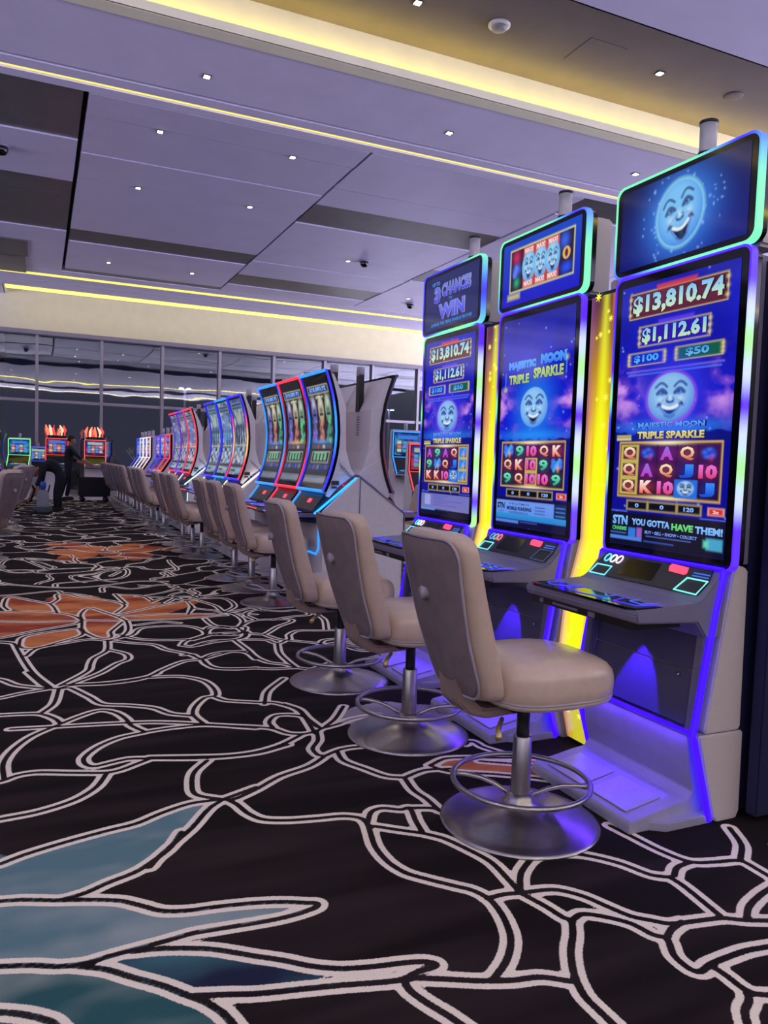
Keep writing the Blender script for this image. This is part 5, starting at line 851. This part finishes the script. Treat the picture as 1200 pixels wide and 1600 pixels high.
def curved_machine(x, y, rz, kind, seed, topc, sidec, diagc, label, full=True, screen=None):
    t = thing('curved_slot_machine', (x, y, 0), rz, label, 'slot machine', 'curved slot machines in banks of three')
    HW = .365
    # white shell: wide at the screen, narrowing to a spine behind
    F = [(fcx(z)+.03, z) for z in (2.075,1.95,1.8,1.65,1.5,1.35,1.2,1.08,.99)]
    B = [(.03,2.08),(.11,1.93),(.175,1.79),(.18,1.55),(.19,1.40),(.24,1.24),(.28,1.19),(.12,1.08),(.02,.98)]
    HB = [.36,.34,.31,.31,.31,.31,.31,.33,.35]
    vs = []; n = len(F)
    for (fx, fz), (bx_, bz), hb in zip(F, B, HB): vs += [(fx, -HW, fz), (fx, HW, fz), (bx_, hb, bz), (bx_, -hb, bz)]
    fs = []
    for k in range(n-1):
        for i in range(4): j = (i+1) % 4; fs.append((k*4+i, k*4+j, (k+1)*4+j, (k+1)*4+i))
    fs += [(3,2,1,0), tuple((n-1)*4+i for i in range(4))]
    sh = MB().add(vs, fs).build('shell', m_white, t)
    if full:
        vb = MB()
        for k in range(8): vb.box(.165, .1835, -.02, .04, 1.56+.024*k, 1.566+.024*k)
        for k in range(6):
            x_ = .13+.022*k; z_ = 1.27-.02*k; vb.add([(x_-.02, -.352, z_+.02),(x_-.014,-.352,z_+.02),(x_+.012,-.352,z_-.04),(x_+.006,-.352,z_-.04)], [(0,1,2,3)])
        vb.build('vents', m_blk, t)
        pl = MB(); pl.box(.035, .105, -.372, -.366, 1.09, 1.13); pl.box(.035, .085, -.372, -.366, 1.06, 1.08); pl.build('rating_plate', m_dpan, t)
    # black curved bezel
    bz = MB(); Z = np.linspace(2.11, 1.03, 17); vs = []
    for z in Z: x_ = fcx(z); vs += [(x_, -.37, z), (x_, .37, z), (x_+.035, .37, z), (x_+.035, -.37, z)]
    fs = []
    for k in range(16):
        for i in range(4): j = (i+1) % 4; fs.append((k*4+i, k*4+j, (k+1)*4+j, (k+1)*4+i))
    fs += [(3,2,1,0), (64,65,66,67)]; b = bz.add(vs, fs).build('curved_display', m_gloss, t)
    if screen is None:
        im, tx = curved_art(kind, seed); screen = art('screen', b, im, tx, lambda u, v, d: (fcx(2.07-.98*v)-.003-d, .30-.60*u, 2.07-.98*v), m_screen)
    else:
        s2 = screen.copy(); COL.objects.link(s2); s2.parent = b
    for sy in (-1, 1):
        P = [(fcx(z)-.001, sy*.364, z) for z in Z]; MB().tube(P, 0, 8, shape=(.010, .011), cols=[pal(sidec, i/17*.94) for i in range(17)], up=(0, 1, 0)).build('side_light', m_led, b)
    for z, c in ((2.105, topc), (1.035, topc)): MB().tube([(fcx(z)-.006, -.365, z), (fcx(z)-.006, .365, z)], 0, 8, shape=(.016, .013), cols=[tuple(lin(c))]*2).build('end_light', m_led, b)
    # sloping deck, light blade and shelf
    dk_ = MB(); dk_.prism([(.03,1.00),(-.02,1.01),(-.13,.86),(-.13,.82),(.03,.82)], -.345, .345, b=.003); d = dk_.build('deck', M('deck_black', (40,42,56), .3), t)
    MB().prism([(-.065,.957),(-.09,.923),(-.085,.919),(-.060,.953)], -.14, -.06).build('service_button', ME('service_red', (255,70,100), 1.5), t)
    if full: MB().tube([(.27,-.375,1.16),(-.12,-.375,.835)], 0, 8, shape=(.008,.028), cols=[tuple(lin(diagc))]*2, up=(0,1,0)).build('diagonal_light', m_bright, t)
    dl = MB(); dl.tube([(-.03,.31,1.0),(-.135,.31,.86)], 0, 8, shape=(.02,.010), cols=[tuple(lin(diagc))]*2, up=(0,0,1)); dl.build('deck_light', m_led, t)
    sf = MB(); sf.plan([(-.10,-.36),(-.36,-.33),(-.41,-.27),(-.41,.27),(-.36,.33),(-.10,.36)], .80, .835, b=.004); s = sf.build('button_shelf', m_chrome, t)
    MB().plan([(-.13,-.30),(-.35,-.29),(-.385,-.24),(-.385,.24),(-.35,.29),(-.13,.30)], .835, .842, b=.001).build('shelf_glass', m_gloss, s)
    ol = MB(); c = tuple(lin((255,70,80) if seed % 2 else (120,110,255))); ol.tube([(-.412,-.26,.82),(-.412,.26,.82)], 0, 6, shape=(.004,.005), cols=[c]*2); 
    c2 = tuple(lin((100,100,255))); ol.tube([(-.2,.2,.843),(-.34,.22,.843),(-.34,.0,.843),(-.2,-.04,.843)], .002, 5, True, cols=[c2]*4); ol.tube([(-.2,-.1,.843),(-.34,-.1,.843),(-.34,-.25,.843),(-.2,-.24,.843)], .002, 5, True, cols=[c2]*4); ol.build('shelf_light', m_led, s)
    MB().prism([(-.36,.80),(-.10,.80),(-.066,.74),(-.30,.765)], -.28, .28).build('shelf_underside', m_navy, t)
    ca_ = MB().box(.135, .185, -.05, .03, 1.78, 2.13).build('candle_post', m_blk, t)
    MB().lathe([(.038,2.12),(.038,2.20),(.036,2.205)], 16, .16, -.01).build('signal_candle', M('candle_plastic', (190,186,200), .25, 0, .02, 10, coat=.5), t)
    return t, screen

CY = (30,150,255); RD = (255,40,60); DB = (30,30,255); OR_ = (255,190,120); PK = (255,60,140)
def pod_base(y0, y1, label, ys, diags, nm):
    h = (y1-y0)/2; t = thing('pod_base_cabinet', (2.64, (y0+y1)/2, 0), 0, label, 'cabinet', 'white base cabinets under the curved machines')
    MB().box(-.345, .36, -h+.035, h, .0, .79).build('carcass', m_white, t)
    for yy, dc in zip(ys, diags):
        y_ = yy-(y0+y1)/2; c = tuple(lin(dc)); MB().tube([(-.350,y_-.33,.78),(-.350,y_-.33,.52),(-.350,y_-.27,.46),(-.350,y_+.33,.46)], 0, 8, shape=(.008,.010), cols=[c]*4, up=(1,0,0)).build('knee_light', m_led, t)
    t = thing('pod_end_cover', (2.64, (y0+y1)/2, 0), 0, 'white pointed end cover closing the %s bank of curved machines' % nm, 'panel', 'white end covers of the curved banks')
    MB().prism([(-.015,1.165),(.015,1.165),(.44,.84),(.44,.0),(.005,0),(.005,.3),(-.005,.3),(-.005,0),(-.345,0),(-.345,.86)], -h-.012, -h+.018, b=.002).build('end_panel', m_white, t)
    g = MB(); g.tube([(.0,-h-.014,1.16),(.0,-h-.014,.02)], .006, 6); g.tube([(.0,-h-.014,1.17),(.45,-h-.014,.845),(.45,-h-.014,.02)], .009, 6); g.build('edge_trim', m_grey, t)
SCR = {}
pods = [(6.82, .78, 'nearest', 'tokens', (CY, RD, CY), ((DB,DB,CY,CY,DB,DB), (RD,(120,20,60),(120,20,60),RD), (DB,CY,CY,CY,CY,DB)), (CY, RD, CY)),
        (10.02, .77, 'second', 'icy', (DB, CY, DB), ((DB,DB,PK,OR_,OR_,RD,RD), (DB,DB,DB,(60,30,160)), (DB,DB,DB,(60,30,160))), ((255,240,225),(30,150,255),(255,255,255))),
        (13.5, .77, 'third', 'icy', (RD, (150,40,255), RD), ((RD,RD,RD,RD), (90,30,200), (90,30,200)), ((200,240,255),(200,240,255),(200,240,255)))]
for pi, (yc, dy, nm, kd, tops, sides, diags) in enumerate(pods):
    for k in range(3):
        y = yc+dy*k; key = (kd, (k+pi) % 2 if kd == 'tokens' else (k+pi) % 2)
        sc_ = sides[k] if isinstance(sides[k][0], tuple) else (sides[k],)*2
        w = ('nearest', 'middle', 'farthest')[k]; ex = {0: ('blue edged', 'red edged', 'blue edged'), 1: ('blue edged', 'light blue topped', 'blue edged'), 2: ('red edged', 'violet topped', 'red topped')}[pi][k]
        _, s = curved_machine(2.35, y, 0, kd, (k+pi) % 2, tops[k], sc_, diags[k], '%s curved slot machine, %s of the three in the %s curved bank' % (ex, w, nm), True, SCR.get(key)); SCR[key] = s
    pod_base(yc-.41, yc+dy*2+.38, 'white base cabinet under the %s bank of curved machines' % nm, [yc+dy*k for k in range(3)], diags, nm)
    for k in range(3 if pi == 0 else 2):
        y = yc+dy*k-.0; key = (kd, (k+pi) % 2)
        curved_machine(2.945, y, math.pi, kd, (k+pi) % 2, (20,10,60), ((20,10,70),(30,10,50),(90,20,40)), (120,30,60) if pi == 0 else (60,60,160), 'curved slot machine facing away on the far side, %s in the %s curved bank' % (('nearest', 'middle', 'farthest')[k], nm), True, SCR[key])

# ------------------------------------------------------------------ flat machines with a slanted lower screen
def slant_art(seed, warm):
    im = Img(26, 30, 1.1, (30,50,140), (20,24,80)); n = im.noise(4, 5, seed); im.over(np.clip((n-.45)*4, 0, 1)*.7, (190,60,70) if warm else (60,150,200)); im.rect(.1, .08, .9, .26, (160,180,150) if seed % 2 else (60,120,210))
    for j in range(3):
        for i in range(4): im.rect(.1+.21*i, .35+.18*j, .26+.21*i, .49+.18*j, ((190,200,150),(60,160,190),(210,110,90),(120,120,220))[(i+j*2+seed) % 4])
    return im
def slant_machine(x, y, rz, edge, seed, label, group, warm=False, s=1.0, topper=None):
    t = thing('slant_slot_machine', (x, y, 0), rz, label, 'slot machine', group); t.scale = (s, s, s)
    b = MB().box(0, .05, -.31, .31, 1.26, 1.74).build('upper_display', m_gloss, t)
    art('screen', b, slant_art(seed, warm), [], lambda u, v, d: (-.003-d, .27-.54*u, 1.71-.42*v), m_screen)
    l = MB().prism([(0,1.26),(.05,1.26),(-.15,.93),(-.22,.93)], -.31, .31).build('lower_display', m_gloss, t)
    art('screen', l, slant_art(seed+5, warm), [], lambda u, v, d: (-.006-.205*v-d, .27-.54*u, 1.245-.30*v), m_screen)
    MB().prism([(.05,1.78),(.16,1.78),(.20,.95),(.20,0),(-.12,0),(-.12,.90),(-.22,.90),(-.2,.93),(-.15,.93),(.05,1.24)], -.30, .30, b=.004).build('body', m_white, t)
    sf = MB().box(-.42, -.18, -.31, .31, .86, .91).build('button_shelf', m_dpan, t)
    lf = MB()
    for sy in (-1, 1): lf.tube([(-.004,sy*.305,1.74),(-.004,sy*.305,1.26),(-.215,sy*.305,.93)], 0, 8, shape=(.012,.012), cols=[tuple(lin(edge))]*3, up=(0,1,0))
    lf.tube([(-.004,-.305,1.74),(-.004,.305,1.74)], 0, 8, shape=(.012,.012), cols=[tuple(lin(edge))]*2); lf.tube([(-.01,-.305,1.255),(-.01,.305,1.255)], 0, 8, shape=(.008,.008), cols=[tuple(lin(edge))]*2)
    lf.build('edge_light', m_led, t)
    MB().lathe([(.038,1.78),(.038,1.92)], 14, .10, 0).build('signal_candle', M('candle_plastic', (190,186,200), .25, 0, .02, 10, coat=.5), t)
    return t
for k, (y, w) in enumerate(zip((16.55,17.25,17.95), ('nearest', 'middle', 'farthest'))): slant_machine(2.45, y, 0, ((255,60,70),(60,40,220),(40,60,255))[k], k, '%s slanted-screen machine in the red and blue bank of three' % w, 'slanted slot machines', k == 2)
for k, (y, w) in enumerate(zip((19.6,20.3,21.0,21.7), ('nearest', 'second', 'third', 'farthest'))): slant_machine(2.45, y, 0, ((255,210,230),(240,240,255),(220,220,255),(50,60,255))[k], k+3, '%s slanted-screen machine in the white framed bank by the windows' % w, 'slanted slot machines')
slant_machine(5.95, 11.6, R_(90), (255,50,60), 9, 'red framed slot machine seen between the curved bank and the left tall machine', 'slanted slot machines', True, .94)
for k, (x, y, z) in enumerate(((7.55, 15.6, 1.16), (8.45, 15.6, 1.16))): slant_machine(x, y, R_(90), (30,150,255), 12+k, 'bright blue slot machine in the back, %s one seen behind the red framed machine' % ('left', 'right')[k], 'slanted slot machines', False, z)
# by the windows on the left
slant_machine(.48, 24.6, R_(90), (255,70,50), 20, 'red framed machine with glowing topper by the windows, left of the standing worker', 'machines by the windows', True, .98)
slant_machine(1.55, 24.9, R_(90), (255,80,60), 21, 'red framed machine by the windows, half hidden behind the standing worker', 'machines by the windows', True, .98)
slant_machine(-.52, 24.6, R_(78), (120,255,150), 22, 'green edged machine by the windows at the left', 'machines by the windows', False, .95)
slant_machine(-.02, 25.2, R_(90), (60,80,255), 23, 'low blue green machine by the windows, left of the red framed one', 'machines by the windows', False, .82)
slant_machine(3.5, 24.9, R_(90), (50,90,255), 24, 'blue edged machine by the windows in front of the second mullion', 'machines by the windows', False, .85)
slant_machine(5.9, 25.1, R_(90), (40,110,255), 25, 'small blue machine by the windows, left of the white framed bank', 'machines by the windows', False, .85)
c_, _ = curved_machine(-1.05, 23.9, math.pi, 'icy', 1, (190,255,120), ((190,255,120), DB, DB, DB), DB, 'blue curved machine at the far left edge by the windows', False, SCR[('icy', 1)]); c_.scale = (.88, .88, .88)
for x, y, lb in ((.48, 24.62, 'glowing red sculpted sign on the red framed machine by the windows'), (1.55, 24.92, 'glowing red sculpted sign above the standing worker')):
    t = thing('sculpted_topper', (x, y, 0), 0, lb, 'sign', 'glowing red toppers'); q = random.Random(int(x*9))
    MB().box(-.25, .25, -.02, .02, 1.712, 1.80).build('mount', m_blk, t)
    for k in range(6):
        a = -.24+.09*k; MB().tube([(a, 0, 1.80), (a+q.uniform(-.06,.06), 0, 1.95), (a+q.uniform(-.08,.08), 0, 2.1)], [.03,.05,.015], 7, cols=[tuple(lin(((255,110,80),(255,190,160),(210,60,50))[k % 3]))]*3).build('flame', m_ledp, t)
# crowned blue sign outside reflection zone
t = thing('standing_sign', (5.0, 25.2, .004), 0, 'small blue glowing sign on two posts by the windows above the low machines', 'sign')
MB().box(-.35, .35, -.03, .03, 1.7, 2.0).build('sign_box', ME('sign_blue', (70,80,255), 1.2), t); MB().tube([(-.3,0,0),(-.3,0,1.7)], .02, 8).build('post', m_blk, t); MB().tube([(.3,0,0),(.3,0,1.7)], .02, 8).build('post', m_blk, t)

# ------------------------------------------------------------------ people
def skin_obj(name, V, E, Rr, mat, parent, sub=2, root=0):
    me = bpy.data.meshes.new(name); me.from_pydata([tuple(v) for v in V], E, []); me.materials.append(mat)
    o = bpy.data.objects.new(name, me); COL.objects.link(o); o.parent = parent
    m = o.modifiers.new('skin', 'SKIN'); m.use_smooth_shade = True
    for i, r in enumerate(Rr):
        d = me.skin_vertices[0].data[i]; d.radius = r if isinstance(r, tuple) else (r, r); d.use_root = (i == root)
    s = o.modifiers.new('sub', 'SUBSURF'); s.levels = sub; s.render_levels = sub; return o
m_cloth = M('black_workwear', (22,26,38), .8, 0, .2, 20, .1); m_skin = M('skin_tone', (176,128,104), .5, 0, .05, 20); m_hair = M('black_hair', (16,14,18), .6); m_shoe = M('black_shoe', (12,12,14), .4)
def chain(pts): return [(i, i+1) for i in range(len(pts)-1)]
def head(parent, c, fwd, up):
    """head with brow, nose, chin and ears, hair as a cap; c = centre"""
    c = Vector(c); f = Vector(fwd).normalized(); u = Vector(up).normalized(); s = f.cross(u).normalized(); f = u.cross(s).normalized()
    bm = bmesh.new(); bmesh.ops.create_uvsphere(bm, u_segments=20, v_segments=16, radius=1)
    for v in bm.verts:
        x, y, z = v.co; X = x*.098; Y = y*.076; Z = z*.118
        if z < 0: Y *= 1-.28*abs(z); X *= 1-.05*abs(z)
        if x > .75 and abs(y) < .3 and -.35 < z < .15: X += .022*(1-abs(z+.15)/.4)      # nose
        if x > .6 and -.75 < z < -.5: X += .01
        if x > .55 and .05 < z < .3 and .2 < abs(y) < .6: X -= .008                      # eye sockets
        v.co = c+f*X+s*Y+u*Z
    hd = MB().bm(bm, 0, True)
    for sy in (-1, 1): hd.tube([(c+s*sy*.074+u*.02)[:], (c+s*sy*.088+u*.0)[:], (c+s*sy*.074-u*.03)[:]], [.012,.018,.008], 8)
    h = hd.build('head', m_skin, parent)
    e = MB()
    for sy in (-1, 1): e.tube([(c+f*.088+s*sy*.02+u*.02)[:], (c+f*.084+s*sy*.042+u*.02)[:]], .006, 6)
    e.tube([(c+f*.086+s*.022-u*.062)[:], (c+f*.090-u*.064)[:], (c+f*.086-s*.022-u*.062)[:]], .004, 6); e.build('eyes_and_mouth', m_hair, h)
    bm = bmesh.new(); bmesh.ops.create_uvsphere(bm, u_segments=20, v_segments=16, radius=1)
    for v in bm.verts:
        x, y, z = v.co
        zz = z*.128; k = 1.0
        if z < .25 and x > -.2: k = .9
        if z < -.35: k = .8; zz = -.35*.128+(z+.35)*.05
        v.co = c+f*(x*.106*k-.014)+s*(y*.086*k)+u*(zz+.012)
    MB().bm(bm, 0, True).build('hair', m_hair, h)
def hand(parent, w, d, palmn, name='hand', curl=.5):
    """w wrist, d finger direction, palmn palm normal"""
    w = Vector(w); d = Vector(d).normalized(); n = Vector(palmn).normalized(); s = d.cross(n).normalized(); n = s.cross(d).normalized()
    mb = MB(); mb.tube([w[:], (w+d*.03)[:], (w+d*.08)[:], (w+d*.09)[:]], 0, 10, shape=(.040, .014), up=tuple(n))
    for k, L in enumerate((.066,.076,.070,.055)):
        b0 = w+d*.085+s*(-.030+.020*k); p1 = b0+d*L*.45+n*curl*.010; p2 = p1+d*L*.32+n*curl*.022; p3 = p2+d*L*.2+n*curl*.028
        mb.tube([b0[:], p1[:], p2[:], p3[:]], [.0095,.009,.008,.006], 8)
    b0 = w+d*.025-s*.036; mb.tube([b0[:], (b0+d*.03-s*.022+n*.01)[:], (b0+d*.055-s*.026+n*.022)[:]], [.012,.010,.008], 8)
    return mb.build(name, m_skin, parent)
# standing worker, facing right, one arm stretched forward, reaching down
p = thing('person', (.73, 22.6, .004), 0, 'person in black work clothes standing by the windows, arm stretched out to the right', 'person', 'cleaning staff')
V = [(0,0,.93),(.0,0,1.10),(.02,0,1.28),(.03,0,1.42),(.05,0,1.50), (-.01,.16,1.40),(.06,.20,1.18),(.22,.18,1.06), (.04,-.17,1.41),(.20,-.21,1.24),(.33,-.22,1.13),
     (0,.10,.88),(.04,.11,.50),(-.04,.12,.10),(-.0,-.10,.88),(-.10,-.11,.50),(-.2,-.11,.10)]
E_s = [(0,1),(1,2),(2,3),(3,4),(3,5),(5,6),(6,7),(3,8),(8,9),(9,10),(0,11),(11,12),(12,13),(0,14),(14,15),(15,16)]
Rr = [(.13,.17),(.125,.155),(.135,.18),(.10,.14),.055,.075,.055,.05,.075,.058,.052,.10,.072,.055,.10,.072,.055]
body = skin_obj('clothed_body', V, E_s, Rr, m_cloth, p)
skin_obj('forearm', [(.31,-.22,1.14),(.45,-.22,1.06),(.60,-.21,.99)], [(0,1),(1,2)], [.043,.038,.028], m_skin, p); hand(p, (.59,-.21,.995), (.9,0,-.35), (-.3,0,-1))
skin_obj('forearm', [(.20,.18,1.07),(.32,.14,1.04),(.43,.10,1.02)], [(0,1),(1,2)], [.042,.036,.028], m_skin, p); hand(p, (.42,.10,1.02), (1,-.1,-.2), (-.2,0,-1))
skin_obj('neck', [(.05,0,1.46),(.065,0,1.56)], [(0,1)], [.055,.052], m_skin, p)
head(p, (.085,0,1.635), (1,-.1,-.15), (.15,0,1))
for x, y in ((-.04,.12), (-.2,-.11)): MB().bbox(x-.08, x+.19, y-.05, y+.05, 0, .10, .03).build('shoe', m_shoe, p)
# bending worker holding the hose
p = thing('person', (.33, 18.3, .0), 0, 'person in black work clothes bent far over, holding a dark hose', 'person', 'cleaning staff')
V = [(.13,0,.86),(.0,0,.98),(-.14,0,1.03),(-.25,0,1.0),(-.31,0,.95), (-.24,.16,.95),(-.26,.20,.72),(-.3,.12,.50), (-.24,-.16,.95),(-.30,-.20,.74),(-.38,-.16,.56),
     (.12,.10,.80),(.05,.10,.46),(.10,.10,.09),(.12,-.10,.80),(.02,-.11,.46),(.02,-.11,.09)]
body = skin_obj('clothed_body', V, E_s, [(.14,.17),(.13,.16),(.14,.18),(.10,.14),.055,.075,.055,.045,.075,.056,.048,.105,.078,.06,.105,.078,.06], m_cloth, p)
skin_obj('forearm', [(-.37,-.16,.58),(-.44,-.13,.45),(-.50,-.1,.33)], [(0,1),(1,2)], [.042,.037,.028], m_skin, p); hand(p, (-.50,-.1,.34), (-.5,.3,-1), (1,0,-.4), curl=1.0)
skin_obj('forearm', [(-.3,.12,.52),(-.37,.06,.42),(-.44,.0,.33)], [(0,1),(1,2)], [.042,.036,.028], m_skin, p); hand(p, (-.44,.0,.335), (-.7,-.1,-.8), (1,0,-.4), curl=1.0)
skin_obj('neck', [(-.30,0,.96),(-.385,0,.91)], [(0,1)], [.055,.052], m_skin, p)
head(p, (-.44,0,.855), (-.35,-.1,-1), (-.8,0,-.5))
for x, y in ((.10,.10), (.02,-.11)): MB().bbox(x-.19, x+.08, y-.05, y+.05, 0, .10, .03).build('shoe', m_shoe, p)
# carpet extractor and its hose
t = thing('carpet_extractor', (.08, 17.75, 0), 0, 'grey carpet cleaning machine with a blue cap standing by the bending worker', 'cleaning machine')
b = MB(); b.prism([(-.20,.03),(-.19,.14),(.18,.14),(.20,.03)], -.18, .18, b=.02); b.build('base_tank', M('cleaner_dark_grey', (70,84,100), .5), t)
b = MB(); b.prism([(-.13,.14),(-.12,.46),(-.07,.50),(.07,.50),(.11,.46),(.13,.14)], -.14, .14, b=.02); b.build('upper_tank', M('cleaner_grey', (150,156,170), .45), t)
MB().lathe([(.04,.50),(.05,.54),(.065,.58),(.06,.65),(.03,.68)], 20).build('filler_cap', M('cleaner_blue', (40,90,190), .4), t)
MB().tube([(.10,-.1,.45),(.13,-.1,.6),(.13,.1,.6),(.10,.1,.45)], .014, 8).build('handle', m_blk, t)
for x in (-.15, .15): MB().tube([(x,-.19,.04),(x,.19,.04)], .04, 14).build('wheel', m_blk, t)
tag(MB().tube([(-.10,17.72,.53),(-.12,17.72,.58),(-.08,17.85,.50),(-.13,18.15,.33),(-.15,18.24,.28),(-.12,18.3,.26),(-.28,18.2,.16),(-.45,18.05,.07),(-.62,17.9,.045)], .022, 10).build('vacuum_hose', m_blk), 'dark hose running from the carpet cleaning machine to the worker\'s hands', 'hose')
t = thing('dark_area_block', (1.35, 22.3, 0), 0, 'low black cart-shaped block standing in for the dark area in front of the standing worker', 'stand-in block')  # cart shape is made up, put in for a dark shadowy area
MB().bbox(-.38, .42, -.26, .26, .14, .66, .03).build('bin', M('dark_area_black', (16,18,26), .6), t); MB().tube([(-.36,-.2,.62),(-.45,-.2,.86),(-.45,.2,.86),(-.36,.2,.62)], .015, 8).build('push_handle', m_blk, t)
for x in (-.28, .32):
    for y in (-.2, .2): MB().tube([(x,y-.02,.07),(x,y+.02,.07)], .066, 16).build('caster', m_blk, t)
bpy.context.view_layer.update()
